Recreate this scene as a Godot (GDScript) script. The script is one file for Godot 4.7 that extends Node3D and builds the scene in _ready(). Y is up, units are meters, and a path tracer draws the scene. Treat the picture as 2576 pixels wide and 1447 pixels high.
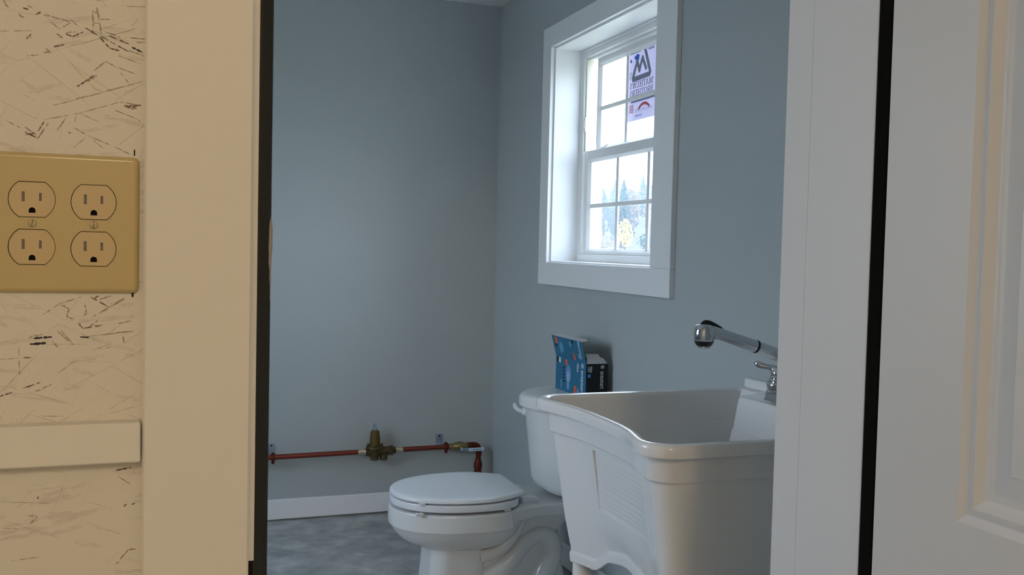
extends Node3D
# A small bathroom seen through its doorway from the workshop outside.
# Plan coordinates: x to the right, y up from the floor, z away from the camera; G() turns them into Godot's.

const EYE := 1.19                     # camera height
const WALL_X := 1.40                  # bathroom face of the window wall
const BACK_Z := 4.08                  # bathroom face of the back wall
const OSB_Z := 0.861                  # workshop face of the door wall
const BATH_Z := 1.062                 # bathroom face of the door wall
var taken := {}
var M := {}
var rng := RandomNumberGenerator.new()

static func G(p: Vector3) -> Vector3:
	return Vector3(p.x, p.y, -p.z)

# ---------------------------------------------------------------- mesh builder
class MB:
	var v := PackedVector3Array()
	func tri(a: Vector3, b: Vector3, c: Vector3) -> void:
		v.append(a); v.append(b); v.append(c)
	func quad(a: Vector3, b: Vector3, c: Vector3, d: Vector3) -> void:
		tri(a, b, c); tri(a, c, d)
	func orient(from: int) -> void:
		var o := v[from]
		var vol := 0.0
		for i in range(from, v.size(), 3):
			vol += (v[i] - o).dot((v[i + 1] - o).cross(v[i + 2] - o))
		if vol < 0.0:
			for i in range(from, v.size(), 3):
				var t := v[i + 1]
				v[i + 1] = v[i + 2]
				v[i + 2] = t
	func loft(rings: Array, cap_a := true, cap_b := true) -> void:
		var from := v.size()
		var n: int = rings[0].size()
		for i in rings.size() - 1:
			var a: PackedVector3Array = rings[i]
			var b: PackedVector3Array = rings[i + 1]
			for j in n:
				var k := (j + 1) % n
				quad(a[j], a[k], b[k], b[j])
		for e in 2:
			if (e == 0 and cap_a) or (e == 1 and cap_b):
				var r: PackedVector3Array = rings[0] if e == 0 else rings[rings.size() - 1]
				var m := Vector3.ZERO
				for p in r: m += p
				m /= n
				for j in n:
					if e == 0: tri(m, r[(j + 1) % n], r[j])
					else: tri(m, r[j], r[(j + 1) % n])
		orient(from)
	# a box whose edges are chamfered by b
	func box(x0: float, x1: float, y0: float, y1: float, z0: float, z1: float, b := 0.0) -> void:
		var c := Vector3(x0 + x1, y0 + y1, z0 + z1) / 2.0
		var h := Vector3(absf(x1 - x0), absf(y1 - y0), absf(z1 - z0)) / 2.0
		b = minf(b, minf(h.x, minf(h.y, h.z)) * 0.95)
		obox(Transform3D(Basis(), c), h, b)
	func obox(t: Transform3D, h: Vector3, b := 0.0) -> void:
		var from := v.size()
		var P := func(s: Vector3, ax: int) -> Vector3:
			var q := Vector3(s.x * h.x, s.y * h.y, s.z * h.z)
			for i in 3:
				if i != ax: q[i] -= s[i] * b
			return t * q
		for ax in 3:
			var u := (ax + 1) % 3
			var w := (ax + 2) % 3
			for s in [-1.0, 1.0]:
				var q := []
				for k in [[-1, -1], [1, -1], [1, 1], [-1, 1]]:
					var sg := Vector3()
					sg[ax] = s; sg[u] = k[0]; sg[w] = k[1]
					q.append(P.call(sg, ax))
				if s > 0: quad(q[0], q[1], q[2], q[3])
				else: quad(q[0], q[3], q[2], q[1])
			if b > 0.0:
				for a in [-1.0, 1.0]:
					for e in [-1.0, 1.0]:
						var s0 := Vector3(); var s1 := Vector3()
						s0[ax] = -1; s1[ax] = 1
						s0[u] = a; s1[u] = a; s0[w] = e; s1[w] = e
						var q0: Vector3 = P.call(s0, u); var q1: Vector3 = P.call(s1, u)
						var q2: Vector3 = P.call(s1, w); var q3: Vector3 = P.call(s0, w)
						if a * e > 0: quad(q0, q3, q2, q1)
						else: quad(q0, q1, q2, q3)
		if b > 0.0:
			for i in 8:
				var s := Vector3(1 if i & 1 else -1, 1 if i & 2 else -1, 1 if i & 4 else -1)
				var a: Vector3 = P.call(s, 0); var e: Vector3 = P.call(s, 1); var f: Vector3 = P.call(s, 2)
				if s.x * s.y * s.z > 0: tri(a, e, f)
				else: tri(a, f, e)
		orient(from)
	# profile: Vector2(radius, height along the axis)
	func lathe(profile: Array, at: Vector3, axis := Vector3.UP, segs := 24, hollow := false) -> void:
		var u := axis.cross(Vector3(0.31, 0.2, 0.93)).normalized()
		var w := axis.cross(u).normalized()
		var rings := []
		for p in profile:
			var r := PackedVector3Array()
			for j in segs:
				var a := TAU * j / segs
				r.append(at + axis * p.y + (u * cos(a) + w * sin(a)) * maxf(p.x, 0.00002))
			rings.append(r)
		if hollow: rings.append(rings[0])
		loft(rings, not hollow, not hollow)
	func hexnut(at: Vector3, axis: Vector3, r: float, len: float) -> void:
		lathe([Vector2(r * 0.9, 0), Vector2(r, len * 0.12), Vector2(r, len * 0.88), Vector2(r * 0.9, len)], at, axis, 6)
	func tube(path: Array, radii: Array, segs := 16, squash := 1.0) -> void:
		var rings := []
		var up := Vector3(0.13, 0.05, 1).normalized()
		for i in path.size():
			var d: Vector3 = (path[mini(i + 1, path.size() - 1)] - path[maxi(i - 1, 0)]).normalized()
			var u := up.cross(d).normalized()
			var w := d.cross(u).normalized()
			up = w
			var r := PackedVector3Array()
			for j in segs:
				var a := TAU * j / segs
				r.append(path[i] + (u * cos(a) + w * sin(a) * squash) * float(radii[i]))
			rings.append(r)
		loft(rings)
	# polygon in (x, y) of the frame t, extruded by depth along its z; the far edge is chamfered by b
	func prism(poly_in: PackedVector2Array, t: Transform3D, depth: float, b := 0.0) -> void:
		var from := v.size()
		var n := poly_in.size()
		var area := 0.0
		for i in n: area += poly_in[i].cross(poly_in[(i + 1) % n])
		var poly := poly_in.duplicate()
		if area < 0.0: poly.reverse()
		var inner := PackedVector2Array()
		for i in n:
			var e0 := (poly[i] - poly[(i + n - 1) % n]).normalized()
			var e1 := (poly[(i + 1) % n] - poly[i]).normalized()
			var nn := Vector2(-e0.y, e0.x) + Vector2(-e1.y, e1.x)
			inner.append(poly[i] + nn.normalized() * b / maxf(0.4, nn.length() / 2.0))
		var rings := []
		for l in ([[0.0, 0], [depth - b, 0], [depth, 1]] if b > 0.0 else [[0.0, 0], [depth, 0]]):
			var r := PackedVector3Array()
			for p in (inner if l[1] else poly): r.append(t * Vector3(p.x, p.y, l[0]))
			rings.append(r)
		for i in rings.size() - 1:
			for j in n:
				quad(rings[i][j], rings[i][(j + 1) % n], rings[i + 1][(j + 1) % n], rings[i + 1][j])
		var ix := Geometry2D.triangulate_polygon(poly)
		for k in range(0, ix.size(), 3):
			var p := ix[k]; var q := ix[k + 1]; var r := ix[k + 2]
			if (poly[q] - poly[p]).cross(poly[r] - poly[p]) < 0.0:
				q = ix[k + 2]; r = ix[k + 1]
			tri(rings[0][p], rings[0][r], rings[0][q])
			var e: PackedVector3Array = rings[rings.size() - 1]
			tri(e[p], e[q], e[r])
		orient(from)
	func mesh(origin: Vector3, angle := 35.0, uv = null, m: Material = null) -> ArrayMesh:
		var n := v.size()
		var fn := PackedVector3Array(); fn.resize(n / 3)
		var at := {}
		for f in n / 3:
			fn[f] = (v[f * 3 + 1] - v[f * 3]).cross(v[f * 3 + 2] - v[f * 3])
			if angle > 0.0:
				for k in 3:
					var key := Vector3i((v[f * 3 + k] * 40000.0).round())
					if at.has(key): at[key].append(f)
					else: at[key] = PackedInt32Array([f])
		var pos := PackedVector3Array(); pos.resize(n)
		var nor := PackedVector3Array(); nor.resize(n)
		var uvs := PackedVector2Array(); uvs.resize(n)
		var lim := cos(deg_to_rad(angle))
		for f in n / 3:
			var me := fn[f].normalized()
			for k in 3:
				var i := f * 3 + k
				var s := me
				if angle > 0.0:
					s = Vector3.ZERO
					for g in at[Vector3i((v[i] * 40000.0).round())]:
						if fn[g].normalized().dot(me) >= lim: s += fn[g]
					s = s.normalized() if s.length() > 0.0 else me
				pos[i] = Vector3(v[i].x - origin.x, v[i].y - origin.y, -(v[i].z - origin.z))
				nor[i] = Vector3(s.x, s.y, -s.z)
				if uv != null: uvs[i] = uv.call(v[i])
		var arr := []
		arr.resize(Mesh.ARRAY_MAX)
		arr[Mesh.ARRAY_VERTEX] = pos
		arr[Mesh.ARRAY_NORMAL] = nor
		if uv != null: arr[Mesh.ARRAY_TEX_UV] = uvs
		var out := ArrayMesh.new()
		out.add_surface_from_arrays(Mesh.PRIMITIVE_TRIANGLES, arr)
		if m: out.surface_set_material(0, m)
		return out

func mb() -> MB:
	return MB.new()

# ---------------------------------------------------------------- scene objects
func numbered(called: String) -> String:
	if not taken.has(called):
		taken[called] = 0
		return called
	taken[called] += 1
	return "%s_%03d" % [called, taken[called]]

func tag(o: Node, label: String, category := "", group := "", kind := "") -> Node:
	if label: o.set_meta("label", label)
	if category: o.set_meta("category", category)
	if group: o.set_meta("group", group)
	if kind: o.set_meta("kind", kind)
	return o

func thing(called: String, label: String, category: String, at: Vector3, group := "", kind := "") -> Node3D:
	var o := Node3D.new()
	o.name = numbered(called)
	o.position = G(at)
	o.set_meta("at", at)
	add_child(o)
	tag(o, label, category, group, kind)
	return o

func base_of(n: Node) -> Vector3:
	while n != self:
		if n.has_meta("at"): return n.get_meta("at")
		n = n.get_parent()
	return Vector3.ZERO

func part(b: MB, called: String, m: Material, parent: Node, angle := 35.0, uv = null, label := "") -> MeshInstance3D:
	var o := MeshInstance3D.new()
	o.mesh = b.mesh(base_of(parent), angle, uv, m)
	o.name = numbered(called) if parent == self else called
	parent.add_child(o, true)
	if label: o.set_meta("label", label)
	return o

func lettering(text: String, font: Font, height: float, centre: Vector3, right: Vector3, up: Vector3, m: Material, parent: Node, width := 0.0, depth := 0.0003) -> MeshInstance3D:
	var tm := TextMesh.new()
	tm.text = text
	tm.font = font
	tm.font_size = 64
	tm.pixel_size = height / 46.0
	tm.depth = depth
	tm.curve_step = 2.0
	tm.material = m
	var o := MeshInstance3D.new()
	o.mesh = tm
	o.name = "lettering"
	parent.add_child(o, true)
	var r := G(right).normalized()
	var u := G(up).normalized()
	var wide := width / tm.get_aabb().size.x if width > 0.0 else 1.0
	o.transform = Transform3D(Basis(r * wide, u, r.cross(u)), G(centre) - G(base_of(parent)))
	return o

func mat(c: Color, rough := 0.6, metal := 0.0) -> StandardMaterial3D:
	var m := StandardMaterial3D.new()
	m.albedo_color = c
	m.roughness = rough
	m.metallic = metal
	return m

func noise_tex(freq: float, octaves: int, a: Color, b: Color, sd: int, size := 512, lo := 0.25, hi := 0.75) -> NoiseTexture2D:
	var n := FastNoiseLite.new()
	n.seed = sd
	n.noise_type = FastNoiseLite.TYPE_SIMPLEX_SMOOTH
	n.frequency = freq
	n.fractal_octaves = octaves
	var t := NoiseTexture2D.new()
	t.width = size; t.height = size
	t.seamless = true
	t.noise = n
	var g := Gradient.new()
	g.set_color(0, a); g.set_color(1, b)
	g.set_offset(0, lo); g.set_offset(1, hi)
	t.color_ramp = g
	return t

func rough_wall(m: StandardMaterial3D, scale: float, amount: float, sd: int) -> void:
	m.heightmap_enabled = true
	m.heightmap_texture = noise_tex(0.02, 3, Color.BLACK, Color.WHITE, sd)
	m.heightmap_scale = amount
	m.uv1_triplanar = true
	m.uv1_world_triplanar = true
	m.uv1_scale = Vector3.ONE * scale

# a closed smooth curve through points
func curve(pts: Array, n: int) -> Array:
	var c := Curve3D.new()
	for i in pts.size():
		var d: Vector3 = (pts[mini(i + 1, pts.size() - 1)] - pts[maxi(i - 1, 0)]) / 6.0
		c.add_point(pts[i], -d, d)
	var out := []
	var L := c.get_baked_length()
	for i in n + 1:
		out.append(c.sample_baked(L * i / n, true))
	return out

func lerp_list(a: Array, n: int) -> Array:
	var out := []
	for i in n + 1:
		var f := float(i) / n * (a.size() - 1)
		var k := mini(int(f), a.size() - 2)
		out.append(lerpf(a[k], a[k + 1], f - k))
	return out

func disc(r: float, n := 24, clip_y := 9.0) -> PackedVector2Array:
	var out := PackedVector2Array()
	for i in n:
		var a := TAU * (i + 0.5) / n
		out.append(Vector2(cos(a) * r, clampf(sin(a) * r, -clip_y, clip_y)))
	return out

# frame whose x, y, z axes are the given plan directions
func frame(o: Vector3, x: Vector3, y: Vector3, z: Vector3) -> Transform3D:
	return Transform3D(Basis(x, y, z), o)

func _ready() -> void:
	rng.seed = 7
	# ---- camera
	var cam := Camera3D.new()
	cam.name = "camera"
	var yaw := deg_to_rad(19.966); var pitch := deg_to_rad(-2.357); var roll := deg_to_rad(1.3335)
	cam.transform = Transform3D(Basis(Vector3.UP, -yaw) * Basis(Vector3.RIGHT, pitch) * Basis(Vector3.BACK, 1.0 * roll), Vector3(0, EYE, 0))
	cam.fov = rad_to_deg(2.0 * atan(723.5 / 2357.13))
	cam.near = 0.02
	cam.far = 600.0
	add_child(cam)
	cam.make_current()
	# ---- sky: bright white overcast
	var we := WorldEnvironment.new()
	we.name = "environment"
	var env := Environment.new()
	var sky_m := ProceduralSkyMaterial.new()
	sky_m.sky_top_color = Color(0.82, 0.90, 1.0)
	sky_m.sky_horizon_color = Color(0.905, 0.955, 1.0)
	sky_m.ground_bottom_color = Color(0.30, 0.31, 0.30)
	sky_m.ground_horizon_color = Color(0.62, 0.66, 0.70)
	sky_m.sky_energy_multiplier = 2.83
	sky_m.ground_energy_multiplier = 2.83 * 0.5
	var sky := Sky.new()
	sky.sky_material = sky_m
	env.background_mode = Environment.BG_SKY
	env.sky = sky
	env.tonemap_mode = Environment.TONE_MAPPER_LINEAR
	env.tonemap_exposure = 1.0
	env.sdfgi_enabled = true
	env.ssao_enabled = true
	env.ssil_enabled = true
	env.volumetric_fog_enabled = true
	env.volumetric_fog_density = 0.0
	we.environment = env
	add_child(we)
	make_materials()
	make_lamp()
	make_shell()
	make_door_wall()
	make_window()
	make_outside()
	make_toilet()
	make_sink()
	make_faucet()
	make_carton()
	make_pipes()
	make_outlet()

# ---------------------------------------------------------------- materials
func make_materials() -> void:
	M.wall = mat(Color(0.70, 0.725, 0.725), 0.75)
	rough_wall(M.wall, 4.0, 0.012, 3)
	M.ceiling = mat(Color(0.95, 0.95, 0.94), 0.9)
	M.trim = mat(Color(0.95, 0.95, 0.95), 0.35)
	M.cream = mat(Color(0.93, 0.915, 0.885), 0.5)
	M.vinyl = mat(Color(0.94, 0.94, 0.93), 0.35)
	M.channel = mat(Color(0.88, 0.86, 0.80), 0.5)
	M.weather = mat(Color(0.13, 0.125, 0.10), 0.6)
	M.weather_dark = mat(Color(0.075, 0.073, 0.065), 0.85)
	M.weather_dark.metallic_specular = 0.15
	M.torn = mat(Color(0.66, 0.63, 0.60), 0.95)
	M.china = mat(Color(0.90, 0.90, 0.89), 0.12)
	M.seat = mat(Color(0.92, 0.93, 0.94), 0.22)
	M.tub = mat(Color(0.93, 0.925, 0.915), 0.13)
	M.rubber = mat(Color(0.05, 0.05, 0.05), 0.5)
	M.chrome = mat(Color(0.82, 0.83, 0.84), 0.09, 1.0)
	M.copper = mat(Color(0.56, 0.29, 0.24), 0.36, 0.85)
	M.copper_dark = mat(Color(0.42, 0.20, 0.15), 0.5, 0.8)
	M.bronze = mat(Color(0.36, 0.31, 0.21), 0.5, 0.6)
	M.brass = mat(Color(0.60, 0.54, 0.38), 0.32, 0.8)
	M.solder = mat(Color(0.80, 0.77, 0.66), 0.3, 0.8)
	M.zinc = mat(Color(0.66, 0.72, 0.78), 0.35, 0.7)
	M.handle = mat(Color(0.80, 0.86, 0.90), 0.4)
	M.ink = mat(Color(0.05, 0.06, 0.07), 0.6)
	M.glass = mat(Color(1, 1, 1, 0.05), 0.0)
	M.glass.transparency = BaseMaterial3D.TRANSPARENCY_ALPHA
	M.almond = mat(Color(0.80, 0.72, 0.52), 0.22)
	M.receptacle = mat(Color(0.82, 0.73, 0.55), 0.3)
	M.screw = mat(Color(0.74, 0.68, 0.50), 0.25, 0.3)
	M.bell = mat(Color(0.40, 0.32, 0.15), 0.6, 0.4)
	M.blueprint = mat(Color(0.30, 0.50, 0.66), 0.6)
	M.shutter = mat(Color(0.50, 0.46, 0.44), 0.6)
	M.hole = mat(Color(0.01, 0.01, 0.01), 0.9)
	M.door = mat(Color(0.85, 0.845, 0.835), 0.42)
	M.jamb = mat(Color(0.89, 0.885, 0.88), 0.4)
	M.bulb = mat(Color(1.0, 0.86, 0.66))
	M.bulb.emission_enabled = true
	M.bulb.emission = Color(1.0, 0.82, 0.58)
	M.bulb.emission_energy_multiplier = 2.0
	var c := mat(Color(1, 1, 1), 0.75)
	c.albedo_texture = noise_tex(0.007, 5, Color(0.67, 0.675, 0.67), Color(0.78, 0.78, 0.765), 11, 1024)
	c.uv1_triplanar = true
	c.uv1_world_triplanar = true
	c.uv1_scale = Vector3.ONE * 0.9
	c.detail_enabled = true
	c.detail_albedo = noise_tex(0.02, 5, Color(0.90, 0.905, 0.91), Color(1, 1, 1), 21, 512)
	c.detail_blend_mode = BaseMaterial3D.BLEND_MODE_MUL
	c.detail_uv_layer = BaseMaterial3D.DETAIL_UV_1
	c.heightmap_enabled = true
	c.heightmap_texture = noise_tex(0.02, 4, Color.BLACK, Color.WHITE, 5)
	c.heightmap_scale = 0.05
	M.concrete = c

# ---------------------------------------------------------------- the workshop lamp
func make_lamp() -> void:
	var at := Vector3(-0.22, 2.73, -2.8)
	var t := thing("ceiling_lamp", "warm glowing globe in a white holder on the workshop ceiling behind the viewer", "lamp", at)
	var b := mb()
	b.lathe([Vector2(0.055, 0.17), Vector2(0.055, 0.15), Vector2(0.035, 0.12), Vector2(0.05, 0.075), Vector2(0.0, 0.07)], at)
	part(b, "holder", M.trim, t)
	b = mb()
	var pr := []
	for i in 13:
		var a := PI * i / 12.0
		pr.append(Vector2(0.14 * sin(a), -0.14 * cos(a) - 0.06))
	b.lathe(pr, at)
	part(b, "globe", M.bulb, t, 60.0)
	var l := OmniLight3D.new()
	l.name = "bulb_light"
	l.light_color = Color(1.0, 0.905, 0.775)
	l.light_energy = 1.88
	l.light_size = 0.25
	l.omni_range = 12.0
	l.omni_attenuation = 2.0
	l.shadow_enabled = true
	l.position = Vector3(0, -0.06, 0)
	t.add_child(l)

# ---------------------------------------------------------------- walls, floor, ceilings
func wall_with_hole_x(b: MB, x0: float, x1: float, z0: float, z1: float, y1: float, hz0: float, hz1: float, hy0: float, hy1: float) -> void:
	b.box(x0, x1, 0, y1, z0, hz0)
	b.box(x0, x1, 0, y1, hz1, z1)
	b.box(x0, x1, 0, hy0, hz0, hz1)
	b.box(x0, x1, hy1, y1, hz0, hz1)

func structure(b: MB, called: String, m: Material, label: String, angle := 0.0) -> MeshInstance3D:
	var o := part(b, called, m, self, angle)
	tag(o, label, called.split("_")[0], "", "structure")
	return o

func make_shell() -> void:
	var b := mb()
	b.box(-2.8, 2.7, -0.15, 0.0, -4.4, 4.3)
	structure(b, "floor", M.concrete, "mottled grey concrete slab floor under the toilet")
	b = mb()
	b.box(-1.6, 1.56, 0, 2.29, BACK_Z, BACK_Z + 0.14)
	structure(b, "wall_back", M.wall, "blue-grey painted wall behind the copper water pipe")
	b = mb()
	wall_with_hole_x(b, WALL_X, 1.56, BATH_Z, BACK_Z, 2.29, 2.562, 3.425, 1.135, 1.985)
	structure(b, "wall_right", M.wall, "blue-grey painted wall with the white framed window")
	b = mb()
	wall_with_hole_x(b, -1.6, -1.44, BATH_Z, BACK_Z, 2.29, 2.00, 2.95, 0.85, 2.1)
	structure(b, "wall_left", M.wall, "blue-grey bathroom wall opposite the toilet, with a second window opening")
	b = mb()
	b.box(-1.6, 1.56, 2.29, 2.44, BATH_Z, 4.22)
	structure(b, "ceiling", M.ceiling, "white flat bathroom ceiling")
	# workshop shell, behind and beside the viewer
	b = mb()
	b.box(-2.8, 2.7, 2.9, 3.05, -4.4, BATH_Z)
	structure(b, "ceiling_workshop", M.ceiling, "white workshop ceiling over the viewer")
	b = mb()
	b.box(-2.8, 2.7, 0, 2.9, -4.4, -4.25)
	structure(b, "wall_rear", M.cream, "cream workshop wall behind the viewer")
	b = mb()
	b.box(2.55, 2.7, 0, 2.9, -4.25, BATH_Z)
	structure(b, "wall_workshop_right", M.cream, "cream workshop wall beyond the open door")
	b = mb()
	b.box(-2.8, -2.65, 0, 2.9, -4.25, BATH_Z)
	structure(b, "wall_workshop_left", M.cream, "cream workshop wall left of the viewer")
	# baseboards
	b = mb()
	b.box(-1.44, WALL_X, 0.0075, 0.093, BACK_Z - 0.015, BACK_Z, 0.003)
	structure(b, "baseboard_back", M.trim, "white flat baseboard along the wall under the copper pipe", 20.0)
	b = mb()
	b.box(WALL_X - 0.015, WALL_X, 0.0075, 0.093, BATH_Z, BACK_Z - 0.015, 0.003)
	structure(b, "baseboard_right", M.trim, "white flat baseboard along the window wall behind the toilet", 20.0)

# ---------------------------------------------------------------- door wall: painted strand board, casing, jambs, door
func strand_strokes() -> Array:
	return [
		[0.8,-129.8,1381.3,-126.2,1375.1], [1.4,-115.1,1376.3,-111.9,1375.7], [0.8,-118.3,1372.0,-117.5,1369.4,-114.7,1368.8], [0.7,-111.9,1378.4,-108.3,1377.0],
		[1.3,-105.8,1372.4,-102.6,1374.1], [0.7,-100.2,1372.5,-94.5,1371.8,-87.1,1369.9,-80.6,1368.8], [0.6,-96.9,1368.9,-88.8,1362.1,-80.6,1367.9], [1.2,-83.8,1358.6,-78.9,1356.8,-71.0,1361.2],
		[0.7,-83.8,1359.5,-76.4,1361.1], [0.6,-80.6,1371.0,-74.3,1365.4], [1.0,-90.4,1357.9,-86.3,1355.2], [1.6,-92.4,1347.4,-85.4,1349.6],
		[0.8,-100.9,1341.7,-94.4,1342.8], [0.8,-98.5,1345.5,-95.6,1342.2], [0.6,-112.2,1338.0,-104.2,1339.6], [1.0,-113.0,1351.7,-109.4,1356.0],
		[0.5,-132.1,1356.0,-109.0,1358.7], [0.9,-63.6,1379.6,-63.3,1362.4], [0.9,-60.7,1383.5,-58.9,1372.8,-56.8,1361.3], [0.7,-62.3,1378.8,-59.8,1377.3],
		[0.6,-62.3,1369.8,-58.1,1369.8], [0.6,-58.5,1373.3,-48.8,1373.9], [1.2,-68.9,1365.0,-58.9,1359.2,-50.4,1350.1,-41.9,1348.6], [1.0,-57.2,1359.4,-47.0,1354.0,-35.9,1348.7],
		[1.3,-50.4,1360.1,-35.9,1355.1], [0.8,-54.7,1363.3,-41.9,1360.0], [0.8,-38.5,1360.3,-23.0,1360.5], [1.8,-33.3,1352.6,-25.5,1349.2],
		[0.8,-29.9,1357.0,-23.0,1357.7], [0.7,-35.9,1349.6,-23.8,1346.1], [0.5,-47.8,1345.7,-25.5,1339.0], [0.6,-53.7,1338.8,-45.2,1335.0,-30.2,1330.3],
		[0.5,-42.6,1331.1,-34.4,1320.7,-56.1,1313.5], [1.3,-75.4,1316.1,-68.8,1321.1,-62.9,1326.2], [0.9,-67.1,1321.3,-60.4,1326.4], [0.7,-62.9,1329.8,-53.7,1338.8],
		[0.7,-76.2,1306.1,-67.9,1308.5], [0.4,-56.1,1313.5,-62.9,1316.2], [0.5,-93.5,1299.3,-77.0,1305.1,-40.9,1318.4,-24.5,1324.8], [0.5,-100.0,1287.2,-73.7,1294.4,-50.1,1303.0,-42.5,1305.9],
		[0.7,-42.5,1305.9,-26.1,1304.3], [1.5,-39.0,1302.9,-35.6,1302.7,-26.1,1304.3], [1.0,-37.3,1302.1,-31.3,1300.7], [1.2,-33.9,1303.7,-29.6,1301.3],
		[0.6,-50.1,1300.2,-28.6,1292.5,-26.0,1289.9], [0.5,-75.3,1294.3,-77.0,1287.0], [0.7,-83.6,1290.1,-90.1,1278.8], [1.1,-100.0,1285.4,-104.0,1277.9],
		[0.8,-96.7,1284.7,-104.8,1271.2], [1.5,-113.7,1276.4,-106.0,1272.4], [0.8,-116.1,1282.1,-105.6,1274.3], [1.0,-113.3,1274.2,-106.4,1276.0],
		[0.4,-73.7,1294.4,-58.5,1288.2], [0.6,-77.8,1282.4,-66.9,1276.2,-45.7,1267.9,-31.5,1261.3], [0.4,-66.9,1276.2,-77.7,1265.6], [0.4,-63.5,1273.3,-54.2,1265.6],
		[0.6,-127.3,1284.4,-116.9,1279.3], [0.9,-81.5,1277.1,-79.4,1278.2], [0.6,-100.0,1126.5,-88.2,1135.5,-71.8,1141.3], [0.7,-88.2,1135.5,-80.8,1131.4,-82.3,1124.8,-76.3,1122.3],
		[1.0,-64.3,1141.4,-50.5,1133.1], [0.8,-62.7,1124.7,-48.9,1133.1,-36.6,1140.6], [0.8,-58.2,1138.9,-49.0,1142.3], [0.7,-47.4,1133.9,-38.2,1140.6],
		[1.0,-61.2,1140.5,-58.2,1142.2], [0.7,-68.8,1135.5,-67.2,1127.2,-69.5,1125.6], [2.4,-106.6,1106.9,-94.1,1107.9], [2.6,-109.5,1102.0,-97.0,1103.0],
		[0.7,-110.3,1107.7,-100.7,1110.1], [0.8,-93.3,1104.3,-88.9,1099.3], [0.7,-89.7,1113.3,-77.7,1100.8], [0.6,-86.7,1113.3,-75.4,1099.1],
		[1.0,-73.2,1119.0,-70.2,1114.8,-55.0,1117.5], [0.7,-65.7,1115.6,-58.1,1122.2], [1.8,-71.7,1107.7,-65.6,1107.3], [0.6,-65.6,1108.1,-30.2,1112.3],
		[0.8,-44.2,1111.2,-31.8,1112.0], [0.6,-45.8,1118.0,-31.8,1121.3], [0.9,-38.8,1107.8,-38.0,1101.9], [0.5,-118.2,1099.7,-117.5,1076.8],
		[1.0,-114.6,1091.0,-108.8,1090.9], [0.4,-131.9,1089.8,-117.5,1090.7], [1.1,-131.9,1059.3,-123.3,1062.3], [1.1,-114.6,1065.6,-102.1,1070.2],
		[0.7,-105.8,1062.6,-94.0,1068.0], [0.4,-92.5,1074.6,-76.1,1087.5], [1.5,-43.6,992.9,-31.9,994.7], [1.2,-104.1,972.4,-103.4,974.0],
		[1.0,-37.1,960.9,-35.6,963.3], [1.3,-30.9,962.5,-28.5,963.4], [0.9,-43.1,911.7,-33.8,922.9,-27.5,923.2], [0.7,-111.5,958.8,-104.1,957.4,-110.0,951.3],
		[0.4,-131.8,949.7,-118.8,948.6], [0.5,-123.1,921.7,-102.5,923.1], [0.3,-131.8,971.9,-87.7,967.1], [0.6,-42.0,987.7,-32.6,980.3],
		[0.4,-105.7,1042.0,-85.0,1041.2], [0.4,-56.4,1097.1,-46.5,1099.5], [0.4,-62.5,1096.4,-47.2,1102.0],
	]

func stroke(img: Image, a: Vector2, c: Vector2, w: float, col: Color) -> void:
	var n := int(a.distance_to(c) * 1.6) + 2
	var wob := rng.randf() * 9.0
	for i in n + 1:
		var f := float(i) / n
		var p := a.lerp(c, f)
		var ww := w * (0.45 + 0.55 * absf(sin(f * 7.0 + wob))) * (0.6 + 0.4 * sin(f * PI))
		if sin(f * 5.0 + wob * 3.0) < -0.9: continue
		var r := int(ceil(ww))
		for dy in range(-r, r + 1):
			for dx in range(-r, r + 1):
				var d := sqrt(float(dx * dx + dy * dy))
				var k := clampf(ww - d + 0.5, 0.0, 1.0)
				if k <= 0.0: continue
				var x := posmod(int(p.x) + dx, 1024)
				var y := posmod(int(p.y) + dy, 2048)
				img.set_pixel(x, y, img.get_pixel(x, y).lerp(col, k * col.a))

const TILE := Vector2(0.256, 0.512)
const TILE_AT := Vector2(-0.230, 1.500)   # wall point of the texture's corner

func osb_px(x: float, y: float) -> Vector2:
	return Vector2((x - TILE_AT.x) / TILE.x * 1024.0, (TILE_AT.y - y) / TILE.y * 2048.0)

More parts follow.
